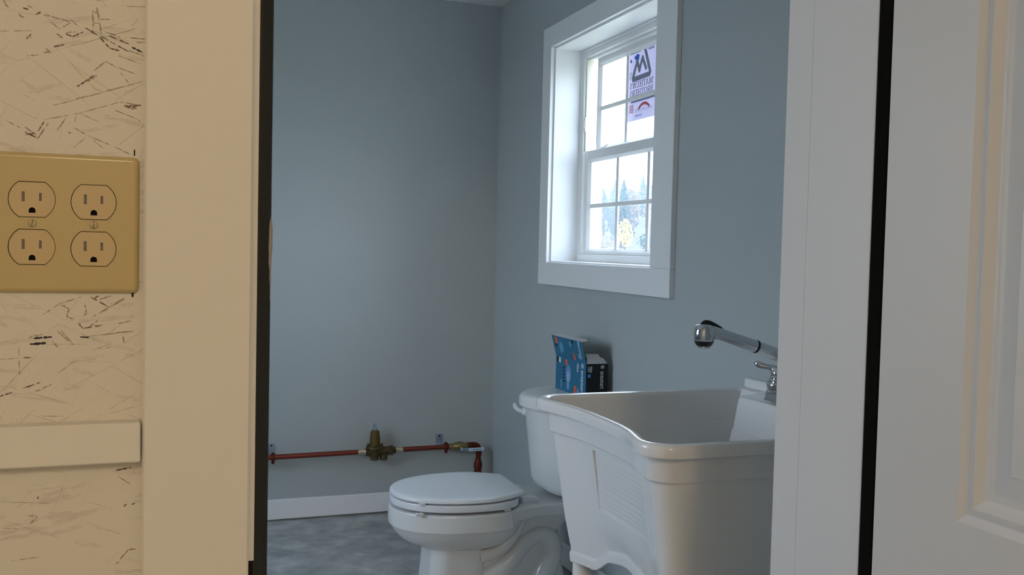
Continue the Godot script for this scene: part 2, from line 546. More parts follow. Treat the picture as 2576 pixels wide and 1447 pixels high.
func make_door_wall() -> void:
	# strands pressed into the board: their outlines are both relief and bare dark edges
	var img := Image.create(1024, 2048, false, Image.FORMAT_RGB8)
	var paint := Color(0.905, 0.885, 0.84)
	img.fill(paint)
	var strands := []
	for i in 150:
		var c := Vector2(rng.randf() * TILE.x + TILE_AT.x, TILE_AT.y - rng.randf() * TILE.y)
		var a := rng.randf_range(-0.9, 0.9) if rng.randf() < 0.8 else rng.randf_range(0, PI)
		strands.append([c, a, rng.randf_range(0.022, 0.055), rng.randf_range(0.005, 0.013), rng.randf()])
	# soft smudges and brush marks in the paint
	for i in 150:
		var p := Vector2(rng.randf() * 1024, rng.randf() * 2048)
		var q := p + Vector2(rng.randf_range(40, 200), rng.randf_range(-40, 40))
		for k in 3:
			stroke(img, p + Vector2(0, k * 5), q + Vector2(0, k * 5), rng.randf_range(2.0, 4.0), Color(0.855, 0.825, 0.79, 0.16))
	for s in strands:
		var d: Vector2 = Vector2(cos(s[1]), sin(s[1]))
		var e := Vector2(-d.y, d.x)
		for k in 2:
			if rng.randf() < 0.45:
				var o: Vector2 = s[0] + e * s[3] * (1 if k else -1)
				var f0 := rng.randf_range(-1.0, 0.4)
				var f1 := minf(1.0, f0 + rng.randf_range(0.3, 1.2))
				var p0: Vector2 = o + d * s[2] * f0
				var p1: Vector2 = o + d * s[2] * f1
				stroke(img, osb_px(p0.x, p0.y), osb_px(p1.x, p1.y), 0.8, Color(0.66, 0.58, 0.52, 0.35))
	for s in strand_strokes():
		var w: float = s[0]
		for k in range(1, s.size() - 3, 2):
			var p := osb_px(s[k] / 1000.0, s[k + 1] / 1000.0)
			var q := osb_px(s[k + 2] / 1000.0, s[k + 3] / 1000.0)
			var col := Color(0.36, 0.29, 0.25, 0.30 + 0.28 * w) if w > 0.95 else Color(0.56, 0.45, 0.39, 0.30 + 0.28 * w)
			if w > 1.6: col = Color(0.14, 0.115, 0.10, 0.9)
			stroke(img, p, q, 0.55 + 1.5 * w, col)
			if w > 0.65 and w < 1.6:
				for j in 3: # frayed fibres beside the bare edge
					var off := Vector2(rng.randf_range(-7, 7), rng.randf_range(-7, 7))
					var f := rng.randf()
					var g := minf(1.0, f + rng.randf_range(0.15, 0.5))
					stroke(img, p.lerp(q, f) + off, p.lerp(q, g) + off * rng.randf(), 0.7, Color(0.58, 0.50, 0.45, 0.45))
	var m := mat(Color.WHITE, 0.55)
	m.albedo_texture = ImageTexture.create_from_image(img)
	m.heightmap_enabled = true
	m.heightmap_texture = noise_tex(0.012, 4, Color.BLACK, Color.WHITE, 31)
	m.heightmap_scale = 0.03
	M.osb = m
	var uv := func(p: Vector3) -> Vector2: return Vector2((p.x - TILE_AT.x) / TILE.x, (TILE_AT.y - p.y) / TILE.y)
	# the studs and drywall behind the board
	var b := mb()
	b.box(-2.65, 0.052, 0, 2.9, OSB_Z + 0.012, BATH_Z)
	b.box(0.801, 2.55, 0, 2.9, OSB_Z + 0.012, BATH_Z)
	b.box(0.052, 0.801, 2.06, 2.9, OSB_Z + 0.012, BATH_Z)
	var wall := structure(b, "wall_front", M.wall, "wall that holds the doorway, strand board towards the viewer")
	b = mb()
	b.box(-2.65, 0.052, 0, 2.9, OSB_Z, OSB_Z + 0.012)
	b.box(0.801, 2.55, 0, 2.9, OSB_Z, OSB_Z + 0.012)
	b.box(0.052, 0.801, 2.06, 2.9, OSB_Z, OSB_Z + 0.012)
	part(b, "strand_board", m, wall, 0.0, uv, "strand board painted cream with bare flake edges")
	b = mb()
	for s in strands:
		if s[0].x < -0.165 or s[0].x > 0.012: continue
		var th: float = 0.00025 + 0.00035 * s[4]
		var tilt := rng.randf_range(-0.006, 0.006)
		var t := Transform3D(Basis(Vector3.BACK, s[1]) * Basis(Vector3.UP, tilt) * Basis(Vector3.RIGHT, rng.randf_range(-0.02, 0.02)), Vector3(s[0].x, s[0].y, OSB_Z))
		var L: float = s[2]
		var W: float = s[3]
		var poly := PackedVector2Array([Vector2(-L, -W), Vector2(L * 0.9, -W), Vector2(L, -W * 0.2), Vector2(L * 0.93, W * 0.3), Vector2(L * 0.98, W), Vector2(-L * 0.95, W), Vector2(-L, W * 0.3), Vector2(-L * 0.92, -W * 0.3)])
		t = t * Transform3D(Basis(Vector3.UP, PI), Vector3.ZERO)
		b.prism(poly, t, th, th * 0.6)
	var fl := part(b, "wood_strands", m, wall, 20.0, uv)
	fl.set_meta("kind", "stuff")
	# saw cuts beside the outlet
	b = mb()
	b.box(-0.0312, -0.0302, 1.2615, 1.2665, OSB_Z - 0.0009, OSB_Z + 0.001)
	b.box(-0.0322, -0.0307, 1.1415, 1.146, OSB_Z - 0.0009, OSB_Z + 0.001)
	part(b, "saw_cut", M.hole, wall, 0.0)

	# casing board left of the opening
	b = mb()
	b.box(-0.0225, 0.0655, 0.0, 2.13, OSB_Z - 0.016, OSB_Z, 0.0018)
	structure(b, "trim_1", M.cream, "wide cream casing board left of the doorway", 20.0)
	# batten across the strand board
	b = mb()
	b.box(-1.4, -0.0240, 1.0025, 1.0365, OSB_Z - 0.018, OSB_Z, 0.0012)
	structure(b, "trim_2", M.cream, "horizontal cream batten on the strand board below the outlet", 20.0)
	# left jamb with stop and dark weatherstrip
	var j := thing("trim_3", "left door jamb with dark brown weatherstrip facing the doorway", "trim", Vector3(0.06, 0, 0.95), "", "structure")
	b = mb()
	b.box(0.052, 0.0712, 0.0, 2.06, OSB_Z, BATH_Z)
	part(b, "jamb_board", M.cream, j, 20.0)
	b = mb()
	b.box(0.0712, 0.0832, 0.0, 2.045, 0.897, 1.02, 0.001)
	part(b, "door_stop", M.cream, j, 20.0)
	b = mb()
	var strip := PackedVector2Array([Vector2(0.0700, 0.8972), Vector2(0.0700, 0.8820), Vector2(0.0715, 0.8790), Vector2(0.0745, 0.8785), Vector2(0.0800, 0.8830), Vector2(0.0848, 0.8870), Vector2(0.0857, 0.8900), Vector2(0.0850, 0.8940), Vector2(0.0820, 0.8970)])
	b.prism(strip, frame(Vector3.ZERO, Vector3.RIGHT, Vector3.BACK, Vector3.UP), 2.045)
	var ws := part(b, "weatherstrip", M.weather, j, 50.0, null, "dark brown weatherstrip with a torn pale patch")
	b = mb()
	var tp := []
	var tr := []
	for i in 13:
		var f := i / 12.0
		tp.append(Vector3(0.0838 + 0.0004 * sin(f * 9.0), 1.2185 - 0.0925 * f, 0.8885))
		tr.append(0.0003 + 0.0026 * pow(sin(PI * pow(f, 0.6)), 0.8) + 0.0002 * sin(f * 40.0))
	b.tube(tp, tr, 8)
	part(b, "torn_foam", M.torn, ws, 40.0, null, "pale torn patch of foam")
	b = mb()
	b.box(0.0657, 0.0711, 0.3, 0.904, OSB_Z - 0.0006, OSB_Z + 0.001)
	part(b, "reveal_gap", M.hole, j, 0.0, null, "dark gap at the foot of the reveal")
	# right jamb
	j = thing("trim_4", "right door jamb, broad white inner face beside the open door", "trim", Vector3(0.79, 0, 0.95), "", "structure")
	b = mb()
	b.box(0.782, 0.801, 0.0, 2.06, OSB_Z, BATH_Z)
	part(b, "jamb_board", M.jamb, j, 20.0)
	b = mb()
	b.box(0.770, 0.782, 0.0, 2.045, 0.8915, 1.0107, 0.0008)
	part(b, "door_stop", M.jamb, j, 20.0)
	b = mb()
	b.box(0.7702, 0.782, 0.0, 2.045, 1.0107, BATH_Z + 0.001, 0.0006)
	part(b, "jamb_extension", M.jamb, j, 20.0)
	b = mb()
	b.box(0.7685, 0.782, 0.0, 2.045, 0.8680, 0.8912, 0.002)
	part(b, "weatherstrip", M.weather_dark, j, 20.0)
	# head jamb
	b = mb()
	b.box(0.0712, 0.782, 2.045, 2.06, OSB_Z, BATH_Z)
	structure(b, "trim_5", M.cream, "head jamb across the top of the doorway")
	make_door()

func panel_profile() -> Array:
	# (distance in from the panel's outer edge, depth below the door face)
	return [Vector2(0, 0), Vector2(0.0015, 0.0008), Vector2(0.0078, 0.0040), Vector2(0.0095, 0.0043), Vector2(0.0150, 0.0022), Vector2(0.0170, 0.0021), Vector2(0.0262, 0.0078), Vector2(0.0290, 0.0084), Vector2(0.0330, 0.0076), Vector2(0.0360, 0.0086), Vector2(0.0385, 0.0083), Vector2(0.0590, 0.0040), Vector2(0.0600, 0.0032), Vector2(0.0615, 0.0030)]

func make_door() -> void:
	var X := 0.768
	var z1 := 0.866
	var z0 := 0.161
	var d := thing("door_1", "white panelled door standing open at right, towards the viewer", "door", Vector3(X + 0.022, 0, 0.51), "", "structure")
	var cols := [[0.4480, 0.7448], [0.2800, 0.3700]]
	cols = [[0.5530, 0.7448], [0.2800, 0.4718]]
	var rows := [[0.22, 0.72], [0.9189, 1.60], [1.71, 1.91]]
	var b := mb()
	b.box(X + 0.0095, X + 0.0435, 0.012, 2.035, z0, z1)
	# flat stiles and rails of the skin
	var zs := [z0, cols[1][0], cols[1][1], cols[0][0], cols[0][1], z1]
	var ys := [0.012, rows[0][0], rows[0][1], rows[1][0], rows[1][1], rows[2][0], rows[2][1], 2.035]
	for i in 5:
		for k in 7:
			if i % 2 == 1 and k % 2 == 1: continue
			b.box(X, X + 0.0095, ys[k], ys[k + 1], zs[i], zs[i + 1])
	part(b, "slab", M.door, d, 0.0)
	for c in cols:
		for r in rows:
			b = mb()
			var rings := []
			for p in panel_profile():
				rings.append(PackedVector3Array([
					Vector3(X + p.y, r[0] + p.x, c[0] + p.x), Vector3(X + p.y, r[0] + p.x, c[1] - p.x),
					Vector3(X + p.y, r[1] - p.x, c[1] - p.x), Vector3(X + p.y, r[1] - p.x, c[0] + p.x)]))
			rings.push_front(PackedVector3Array([Vector3(X + 0.0092, r[0], c[0]), Vector3(X + 0.0092, r[0], c[1]), Vector3(X + 0.0092, r[1], c[1]), Vector3(X + 0.0092, r[1], c[0])]))
			b.loft(rings)
			part(b, "panel", M.door, d, 28.0)
	for y in [0.25, 1.02, 1.80]:
		b = mb()
		b.lathe([Vector2(0.006, 0), Vector2(0.006, 0.09)], Vector3(X + 0.03, y, 0.868), Vector3.UP, 12)
		b.box(X + 0.016, X + 0.038, y, y + 0.09, 0.8655, 0.8675)
		part(b, "hinge", M.zinc, d)

# ---------------------------------------------------------------- the window over the toilet
const WZ0 := 2.574      # liner faces
const WZ1 := 3.413
const WY0 := 1.147
const WY1 := 1.973

func sash(called: String, w: Node, x0: float, x1: float, z0: float, z1: float, y0: float, y1: float, stile: float, bottom: float, top: float, mz: Array, my: Array, label: String) -> Node3D:
	# frame with bevelled glazing edge, pane, flat grid bars
	var b := mb()
	b.box(x0, x1, y0, y1, z0, z0 + stile, 0.002)
	b.box(x0, x1, y0, y1, z1 - stile, z1, 0.002)
	b.box(x0, x1, y0, y0 + bottom, z0 + stile - 0.001, z1 - stile + 0.001, 0.002)
	b.box(x0, x1, y1 - top, y1, z0 + stile - 0.001, z1 - stile + 0.001, 0.002)
	var gz0 := z0 + stile; var gz1 := z1 - stile; var gy0 := y0 + bottom; var gy1 := y1 - top
	var s := part(b, called, M.vinyl, w, 20.0, null, label)
	b = mb()
	var bev := 0.009
	var rings := []
	for q in [[0.0, x0 + 0.0015], [0.0, x0 + 0.016], [bev, x0 + 0.014], [bev, x0 + 0.011]]:
		rings.append(PackedVector3Array([Vector3(q[1], gy0 + q[0], gz0 + q[0]), Vector3(q[1], gy0 + q[0], gz1 - q[0]), Vector3(q[1], gy1 - q[0], gz1 - q[0]), Vector3(q[1], gy1 - q[0], gz0 + q[0])]))
	rings.append(rings[0])
	b.loft(rings, false, false)
	part(b, "glazing_bead", M.vinyl, s, 10.0)
	b = mb()
	b.box(x0 + 0.0130, x0 + 0.0150, gy0, gy1, gz0, gz1)
	part(b, "pane", M.glass, s, 0.0)
	for z in mz:
		b = mb()
		b.box(x0 + 0.0100, x0 + 0.0128, gy0 + 0.003, gy1 - 0.003, z - 0.0095, z + 0.0095, 0.001)
		part(b, "grid_bar", M.vinyl, s, 20.0)
	for y in my:
		b = mb()
		b.box(x0 + 0.0096, x0 + 0.0126, y - 0.0082, y + 0.0082, gz0 + 0.003, gz1 - 0.003, 0.001)
		part(b, "grid_bar", M.vinyl, s, 20.0)
	return s

func make_window() -> void:
	# flat casing boards on the wall
	var t := thing("trim_6", "wide flat white casing boards around the bathroom window", "trim", Vector3(WALL_X, 1.05, 2.97), "", "structure")
	var x0 := WALL_X - 0.018
	for q in [[2.444, 3.5025, 1.054, 1.141], [2.444, 3.5025, 1.9805, 2.0615], [3.4205, 3.5025, 1.1412, 1.9803], [2.444, 2.5680, 1.1412, 1.9803]]:
		var b := mb()
		b.box(x0, WALL_X, q[2], q[3], q[0], q[1], 0.0012)
		part(b, "casing_board", M.trim, t, 20.0)
	# liner boards of the deep reveal
	var j := thing("trim_7", "white boards lining the deep window reveal", "trim", Vector3(1.45, 1.13, 2.97), "", "structure")
	for q in [[WZ1, WZ1 + 0.012, 1.135, 1.985], [WZ0 - 0.012, WZ0, 1.135, 1.985], [WZ0, WZ1, 1.135, WY0], [WZ0, WZ1, WY1, 1.985]]:
		var b := mb()
		b.box(WALL_X - 0.0005, 1.515, q[2], q[3], q[0], q[1], 0.001)
		part(b, "reveal_board", M.trim, j, 20.0)
	var w := thing("window_1", "white double-hung vinyl window with grid bars above the toilet", "window", Vector3(1.54, 1.147, 2.97), "", "structure")
	var b := mb()
	var f0 := 1.508; var f1 := 1.585
	b.box(f0, f1, WY0, WY1, WZ1 - 0.012, WZ1, 0.001)
	b.box(f0 + 0.004, f1, WY0, WY1, WZ1 - 0.026, WZ1 - 0.010, 0.001)
	b.box(f0, f1, WY0, WY1, WZ0, WZ0 + 0.012, 0.001)
	b.box(f0 + 0.004, f1, WY0, WY1, WZ0 + 0.010, WZ0 + 0.026, 0.001)
	b.box(f0, f1, WY0, WY0 + 0.028, WZ0 + 0.012, WZ1 - 0.012, 0.002)
	b.box(f0 + 0.012, f1, WY0 + 0.02, WY0 + 0.033, WZ0 + 0.026, WZ1 - 0.026, 0.002)
	b.box(f0, f1, WY1 - 0.010, WY1, WZ0 + 0.012, WZ1 - 0.012, 0.001)
	b.box(f0 + 0.006, f1, WY1 - 0.030, WY1 - 0.008, WZ0 + 0.026, WZ1 - 0.026, 0.002)
	b.box(f0 + 0.020, f1, WY1 - 0.040, WY1 - 0.028, WZ0 + 0.026, WZ1 - 0.026, 0.002)
	# outer frame legs seen through the lower pane
	b.box(f1 - 0.002, f1 + 0.018, WY0, WY1, WZ1 - 0.026, WZ1 + 0.03, 0.002)
	b.box(f1 - 0.002, f1 + 0.018, WY0, WY1, WZ0 - 0.03, WZ0 + 0.026, 0.002)
	b.box(f1 - 0.002, f1 + 0.018, WY0 - 0.02, WY0 + 0.030, WZ0, WZ1, 0.002)
	b.box(f1 - 0.002, f1 + 0.018, WY1 - 0.020, WY1 + 0.03, WZ0, WZ1, 0.002)
	part(b, "window_frame", M.vinyl, w, 20.0)
	# side channel above the lower sash
	for s in [0, 1]:
		b = mb()
		var zc := WZ1 - 0.028 if s == 0 else WZ0 + 0.028
		b.box(f0 + 0.012, f1 - 0.005, 1.58, WY1 - 0.030, zc - 0.004, zc + 0.004, 0.001)
		part(b, "balance_channel", M.channel, w, 20.0)
		b = mb()
		b.box(f0 + 0.006, f0 + 0.016, 1.655, 1.712, zc - 0.010, zc + 0.004, 0.002)
		b.box(f0 + 0.003, f0 + 0.007, 1.668, 1.698, zc - 0.007, zc - 0.001, 0.001)
		part(b, "night_latch", M.vinyl, w, 20.0)
	sash("lower_sash", w, 1.518, 1.543, WZ0 + 0.033, WZ1 - 0.033, 1.172, 1.5775, 0.035, 0.016, 0.036, [3.107, 2.868], [1.3633], "lower sash with grid bars")
	sash("upper_sash", w, 1.548, 1.573, WZ0 + 0.040, WZ1 - 0.070, 1.545, 1.9385, 0.012, 0.040, 0.024, [3.109, 2.874], [1.7415], "upper sash with sticker outside its pane")
	# sash lock on the meeting rail
	b = mb()
	b.box(1.524, 1.548, 1.5775, 1.582, 3.205, 3.262, 0.002)
	b.box(1.528, 1.544, 1.5815, 1.587, 3.218, 3.243, 0.003)
	b.tube([Vector3(1.536, 1.586, 3.23), Vector3(1.530, 1.5875, 3.208), Vector3(1.528, 1.587, 3.190)], [0.004, 0.0035, 0.003], 8)
	part(b, "sash_lock", M.vinyl, w, 30.0)
	make_sticker()
	# the second window, in the wall facing this one
	var v := thing("window_2", "white window in the bathroom wall opposite, out of the picture", "window", Vector3(-1.52, 0.85, 2.48), "", "structure")
	b = mb()
	for q in [[2.00, 2.05, 0.85, 2.1], [2.90, 2.95, 0.85, 2.1], [2.05, 2.90, 0.85, 0.90], [2.05, 2.90, 2.05, 2.1], [2.05, 2.90, 1.45, 1.49]]:
		b.box(-1.55, -1.50, q[2], q[3], q[0], q[1], 0.002)
	part(b, "window_frame", M.vinyl, v, 20.0)
	b = mb()
	b.box(-1.527, -1.523, 0.90, 2.05, 2.05, 2.90)
	part(b, "pane", M.glass, v, 0.0)

func bar2(b: MB, a: Vector2, c: Vector2, w: float, x: float) -> void:
	# flat printed bar on the sticker, ends rounded; a and c are (z, y)
	var d := (c - a).normalized()
	var poly := PackedVector2Array()
	for i in 9:
		var t := PI * i / 8.0 - PI / 2.0
		poly.append(c + (d * cos(t) + Vector2(-d.y, d.x) * sin(t)) * w)
	for i in 9:
		var t := PI * i / 8.0 + PI / 2.0
		poly.append(a + (d * cos(t) + Vector2(-d.y, d.x) * sin(t)) * w)
	b.prism(poly, frame(Vector3(x, 0, 0), Vector3.BACK, Vector3.UP, Vector3.LEFT), 0.00012)

func make_sticker() -> void:
	var x := 1.5632
	var paper := mat(Color(0.90, 0.89, 0.93), 0.8)
	paper.backlight_enabled = true
	paper.backlight = Color(0.72, 0.70, 0.76)
	var z0 := 2.850; var z1 := 3.0815
	var t := thing("window_sticker", "white maker's sticker on the outside of the upper window pane, its print seen mirrored", "sticker", Vector3(x, 1.656, 2.96))
	var b := mb()
	b.box(x, x + 0.00025, 1.656, 1.9125, z0, z1)
	part(b, "paper", paper, t, 0.0)
	var grey := mat(Color(0.56, 0.61, 0.66), 0.8)
	var dark := mat(Color(0.20, 0.25, 0.30), 0.8)
	var blue := mat(Color(0.12, 0.50, 0.86), 0.8)
	var pink := mat(Color(0.86, 0.50, 0.50), 0.8)
	var pale := mat(Color(0.66, 0.68, 0.78), 0.8)
	for q in [grey, dark, blue, pink, pale]:
		q.backlight_enabled = true
		q.backlight = q.albedo_color.darkened(0.1)
	var xp := x - 0.0002
	# triangular emblem that encloses an M: left side, base, long right side; zigzag inside
	b = mb()
	var W := 0.0082
	bar2(b, Vector2(3.012, 1.868), Vector2(3.044, 1.812), W, xp)
	bar2(b, Vector2(3.040, 1.806), Vector2(2.918, 1.808), W * 1.1, xp - 0.00002)
	bar2(b, Vector2(2.912, 1.815), Vector2(2.957, 1.908), W, xp - 0.00004)
	bar2(b, Vector2(3.012, 1.868), Vector2(2.993, 1.832), W * 0.95, xp - 0.00006)
	bar2(b, Vector2(2.993, 1.834), Vector2(2.972, 1.875), W * 0.95, xp - 0.00008)
	bar2(b, Vector2(2.972, 1.875), Vector2(2.945, 1.833), W * 0.95, xp - 0.0001)
	part(b, "emblem", grey, t, 0.0)
	b = mb()
	b.box(xp - 0.0001, xp, 1.8985, 1.9085, 2.985, 3.066)
	part(b, "dark_band", dark, t, 0.0)
	b = mb()
	var blob := PackedVector2Array()
	for i in 18:
		var a := TAU * i / 18.0
		blob.append(Vector2(3.012 + cos(a) * (0.019 + 0.004 * sin(a * 3.0 + 1.0)), 1.882 + sin(a) * (0.011 + 0.002 * sin(a * 5.0))))
	b.prism(blob, frame(Vector3(xp - 0.00025, 0, 0), Vector3.BACK, Vector3.UP, Vector3.LEFT), 0.00015)
	part(b, "blue_print", blue, t, 0.0)
	b = mb()
	b.box(xp - 0.0001, xp, 1.870, 1.8815, 3.055, 3.067)
	part(b, "blue_print", blue, t, 0.0)
	b = mb()
	for i in 7:
		b.box(xp - 0.0001, xp, 1.868 - i * 0.013, 1.8688 - i * 0.013, 2.853, 2.897)
		b.box(xp - 0.0001, xp, 1.868 - i * 0.013, 1.8688 - i * 0.013, 3.022 + 0.004 * (i % 3), 3.062)
	b.box(xp - 0.0001, xp, 1.893, 1.899, 2.885, 2.93)
	b.box(xp - 0.0001, xp, 1.7215, 1.7335, 2.853, 3.055)
	for i in 9:
		b.box(xp - 0.0001, xp, 1.668, 1.676, 2.965 + i * 0.006 + 0.002 * (i % 2), 2.9675 + i * 0.006 + 0.003 * (i % 2))
	part(b, "fine_print", pale, t, 0.0).set_meta("kind", "stuff")
	b = mb()
	for i in 5:
		b = mb()
		b.box(xp - 0.0001, xp, 1.688 + i * 0.006, 1.6915 + i * 0.006, 3.034, 3.066)
		part(b, "red_line", pink, t, 0.0)
	b = mb()
	var arc := PackedVector2Array()
	for i in 13:
		var a := PI * (0.18 + 0.64 * i / 12.0)
		arc.append(Vector2(2.952 + cos(a) * 0.052, 1.676 + sin(a) * 0.040))
	for i in 13:
		var a := PI * (0.82 - 0.64 * i / 12.0)
		arc.append(Vector2(2.952 + cos(a) * 0.046, 1.674 + sin(a) * 0.031))
	b.prism(arc, frame(Vector3(xp - 0.0001, 0, 0), Vector3.BACK, Vector3.UP, Vector3.LEFT), 0.0001)
	part(b, "red_print", pink, t, 0.0)
	var serif := SystemFont.new()
	serif.font_names = PackedStringArray(["Droid Serif"])
	var sans := SystemFont.new()
	sans.font_names = PackedStringArray(["Droid Sans"])
	# printed to be read from outside: right is away from the viewer's left
	var e := lettering("MATHEWS", serif, 0.0215, Vector3(xp, 1.7835, 2.977), Vector3(0, 0, 1), Vector3.UP, dark, t, 0.174, 0.0002)
	e = lettering("BROTHERS", serif, 0.0215, Vector3(xp, 1.7555, 2.977), Vector3(0, 0, 1), Vector3.UP, dark, t, 0.174, 0.0002)
	e = lettering("VELOCITY", sans, 0.011, Vector3(xp, 1.6915, 2.955), Vector3(0, 0, 1), Vector3.UP, grey, t, 0.125, 0.0002)
	lettering("DP", sans, 0.016, Vector3(xp, 1.822, 3.061), Vector3(0, -1, 0), Vector3(0, 0, 1), dark, t, 0.0, 0.0002)
	t.position += G(Vector3(0, 0.0055, 0.029))  # set where the pane shows it

# ---------------------------------------------------------------- outside: lawn rising to a wooded slope
func ground_y(x: float, z: float) -> float:
	var r := sqrt(x * x + z * z)
	var s := smoothstep(20.0, 100.0, r) * 1.7 - 0.5
	return s + smoothstep(95.0, 220.0, r) * 9.0

func crown_mesh(kind: int, sd: int) -> MB:
	var r := RandomNumberGenerator.new()
	r.seed = sd
	var b := mb()
	for i in 420:
		# a leaf clump: irregular octahedron somewhere near the crown's surface
		var d := Vector3(r.randfn(), r.randfn(), r.randfn()).normalized()
		var k := pow(r.randf(), 0.35)
		var p := Vector3(d.x * 0.5 * k, 0.5 + d.y * 0.5 * k, d.z * 0.5 * k)
		if kind == 1: # conifer: narrow to the top
			var h := r.randf()
			var a := r.randf() * TAU
			p = Vector3(cos(a) * (1.0 - h) * 0.42 * (0.6 + 0.4 * r.randf()), h, sin(a) * (1.0 - h) * 0.42 * (0.6 + 0.4 * r.randf()))
		elif kind == 0:
			p.x *= 1.0 - 0.35 * p.y
			p.z *= 1.0 - 0.35 * p.y
		var s := r.randf_range(0.025, 0.06)
		var q := Basis.from_euler(Vector3(r.randf() * TAU, r.randf() * TAU, r.randf() * TAU))
		var c := [q * Vector3(s, 0, 0), q * Vector3(0, s * 0.5, 0), q * Vector3(-s, 0, 0), q * Vector3(0, -s * 0.5, 0), q * Vector3(0, 0, s * 0.8), q * Vector3(0, 0, -s * 0.8)]
		var from := b.v.size()
		for e in 4:
			b.tri(p + c[e], p + c[(e + 1) % 4], p + c[4])
			b.tri(p + c[(e + 1) % 4], p + c[e], p + c[5])
		b.orient(from)
	return b

func make_tree(proto: Array, called: String, label: String, group: String, x: float, z: float, w: float, h: float, m: Material) -> void:
	var y := ground_y(x, z)
	var t := thing(called, label, "tree" if called != "round_shrub" else "shrub", Vector3(x, y, z), group)
	var tr := MeshInstance3D.new()
	tr.mesh = proto[1]
	tr.name = "trunk"
	tr.scale = Vector3(h * 0.5, h, h * 0.5)
	t.add_child(tr, true)
	var c := MeshInstance3D.new()
	c.mesh = proto[0]
	c.name = "crown"
	c.material_override = m
	c.scale = Vector3(w, h * 0.88, w)
	c.position = Vector3(0, h * 0.12, 0)
	c.rotation.y = x * 3.1 + z
	t.add_child(c, true)

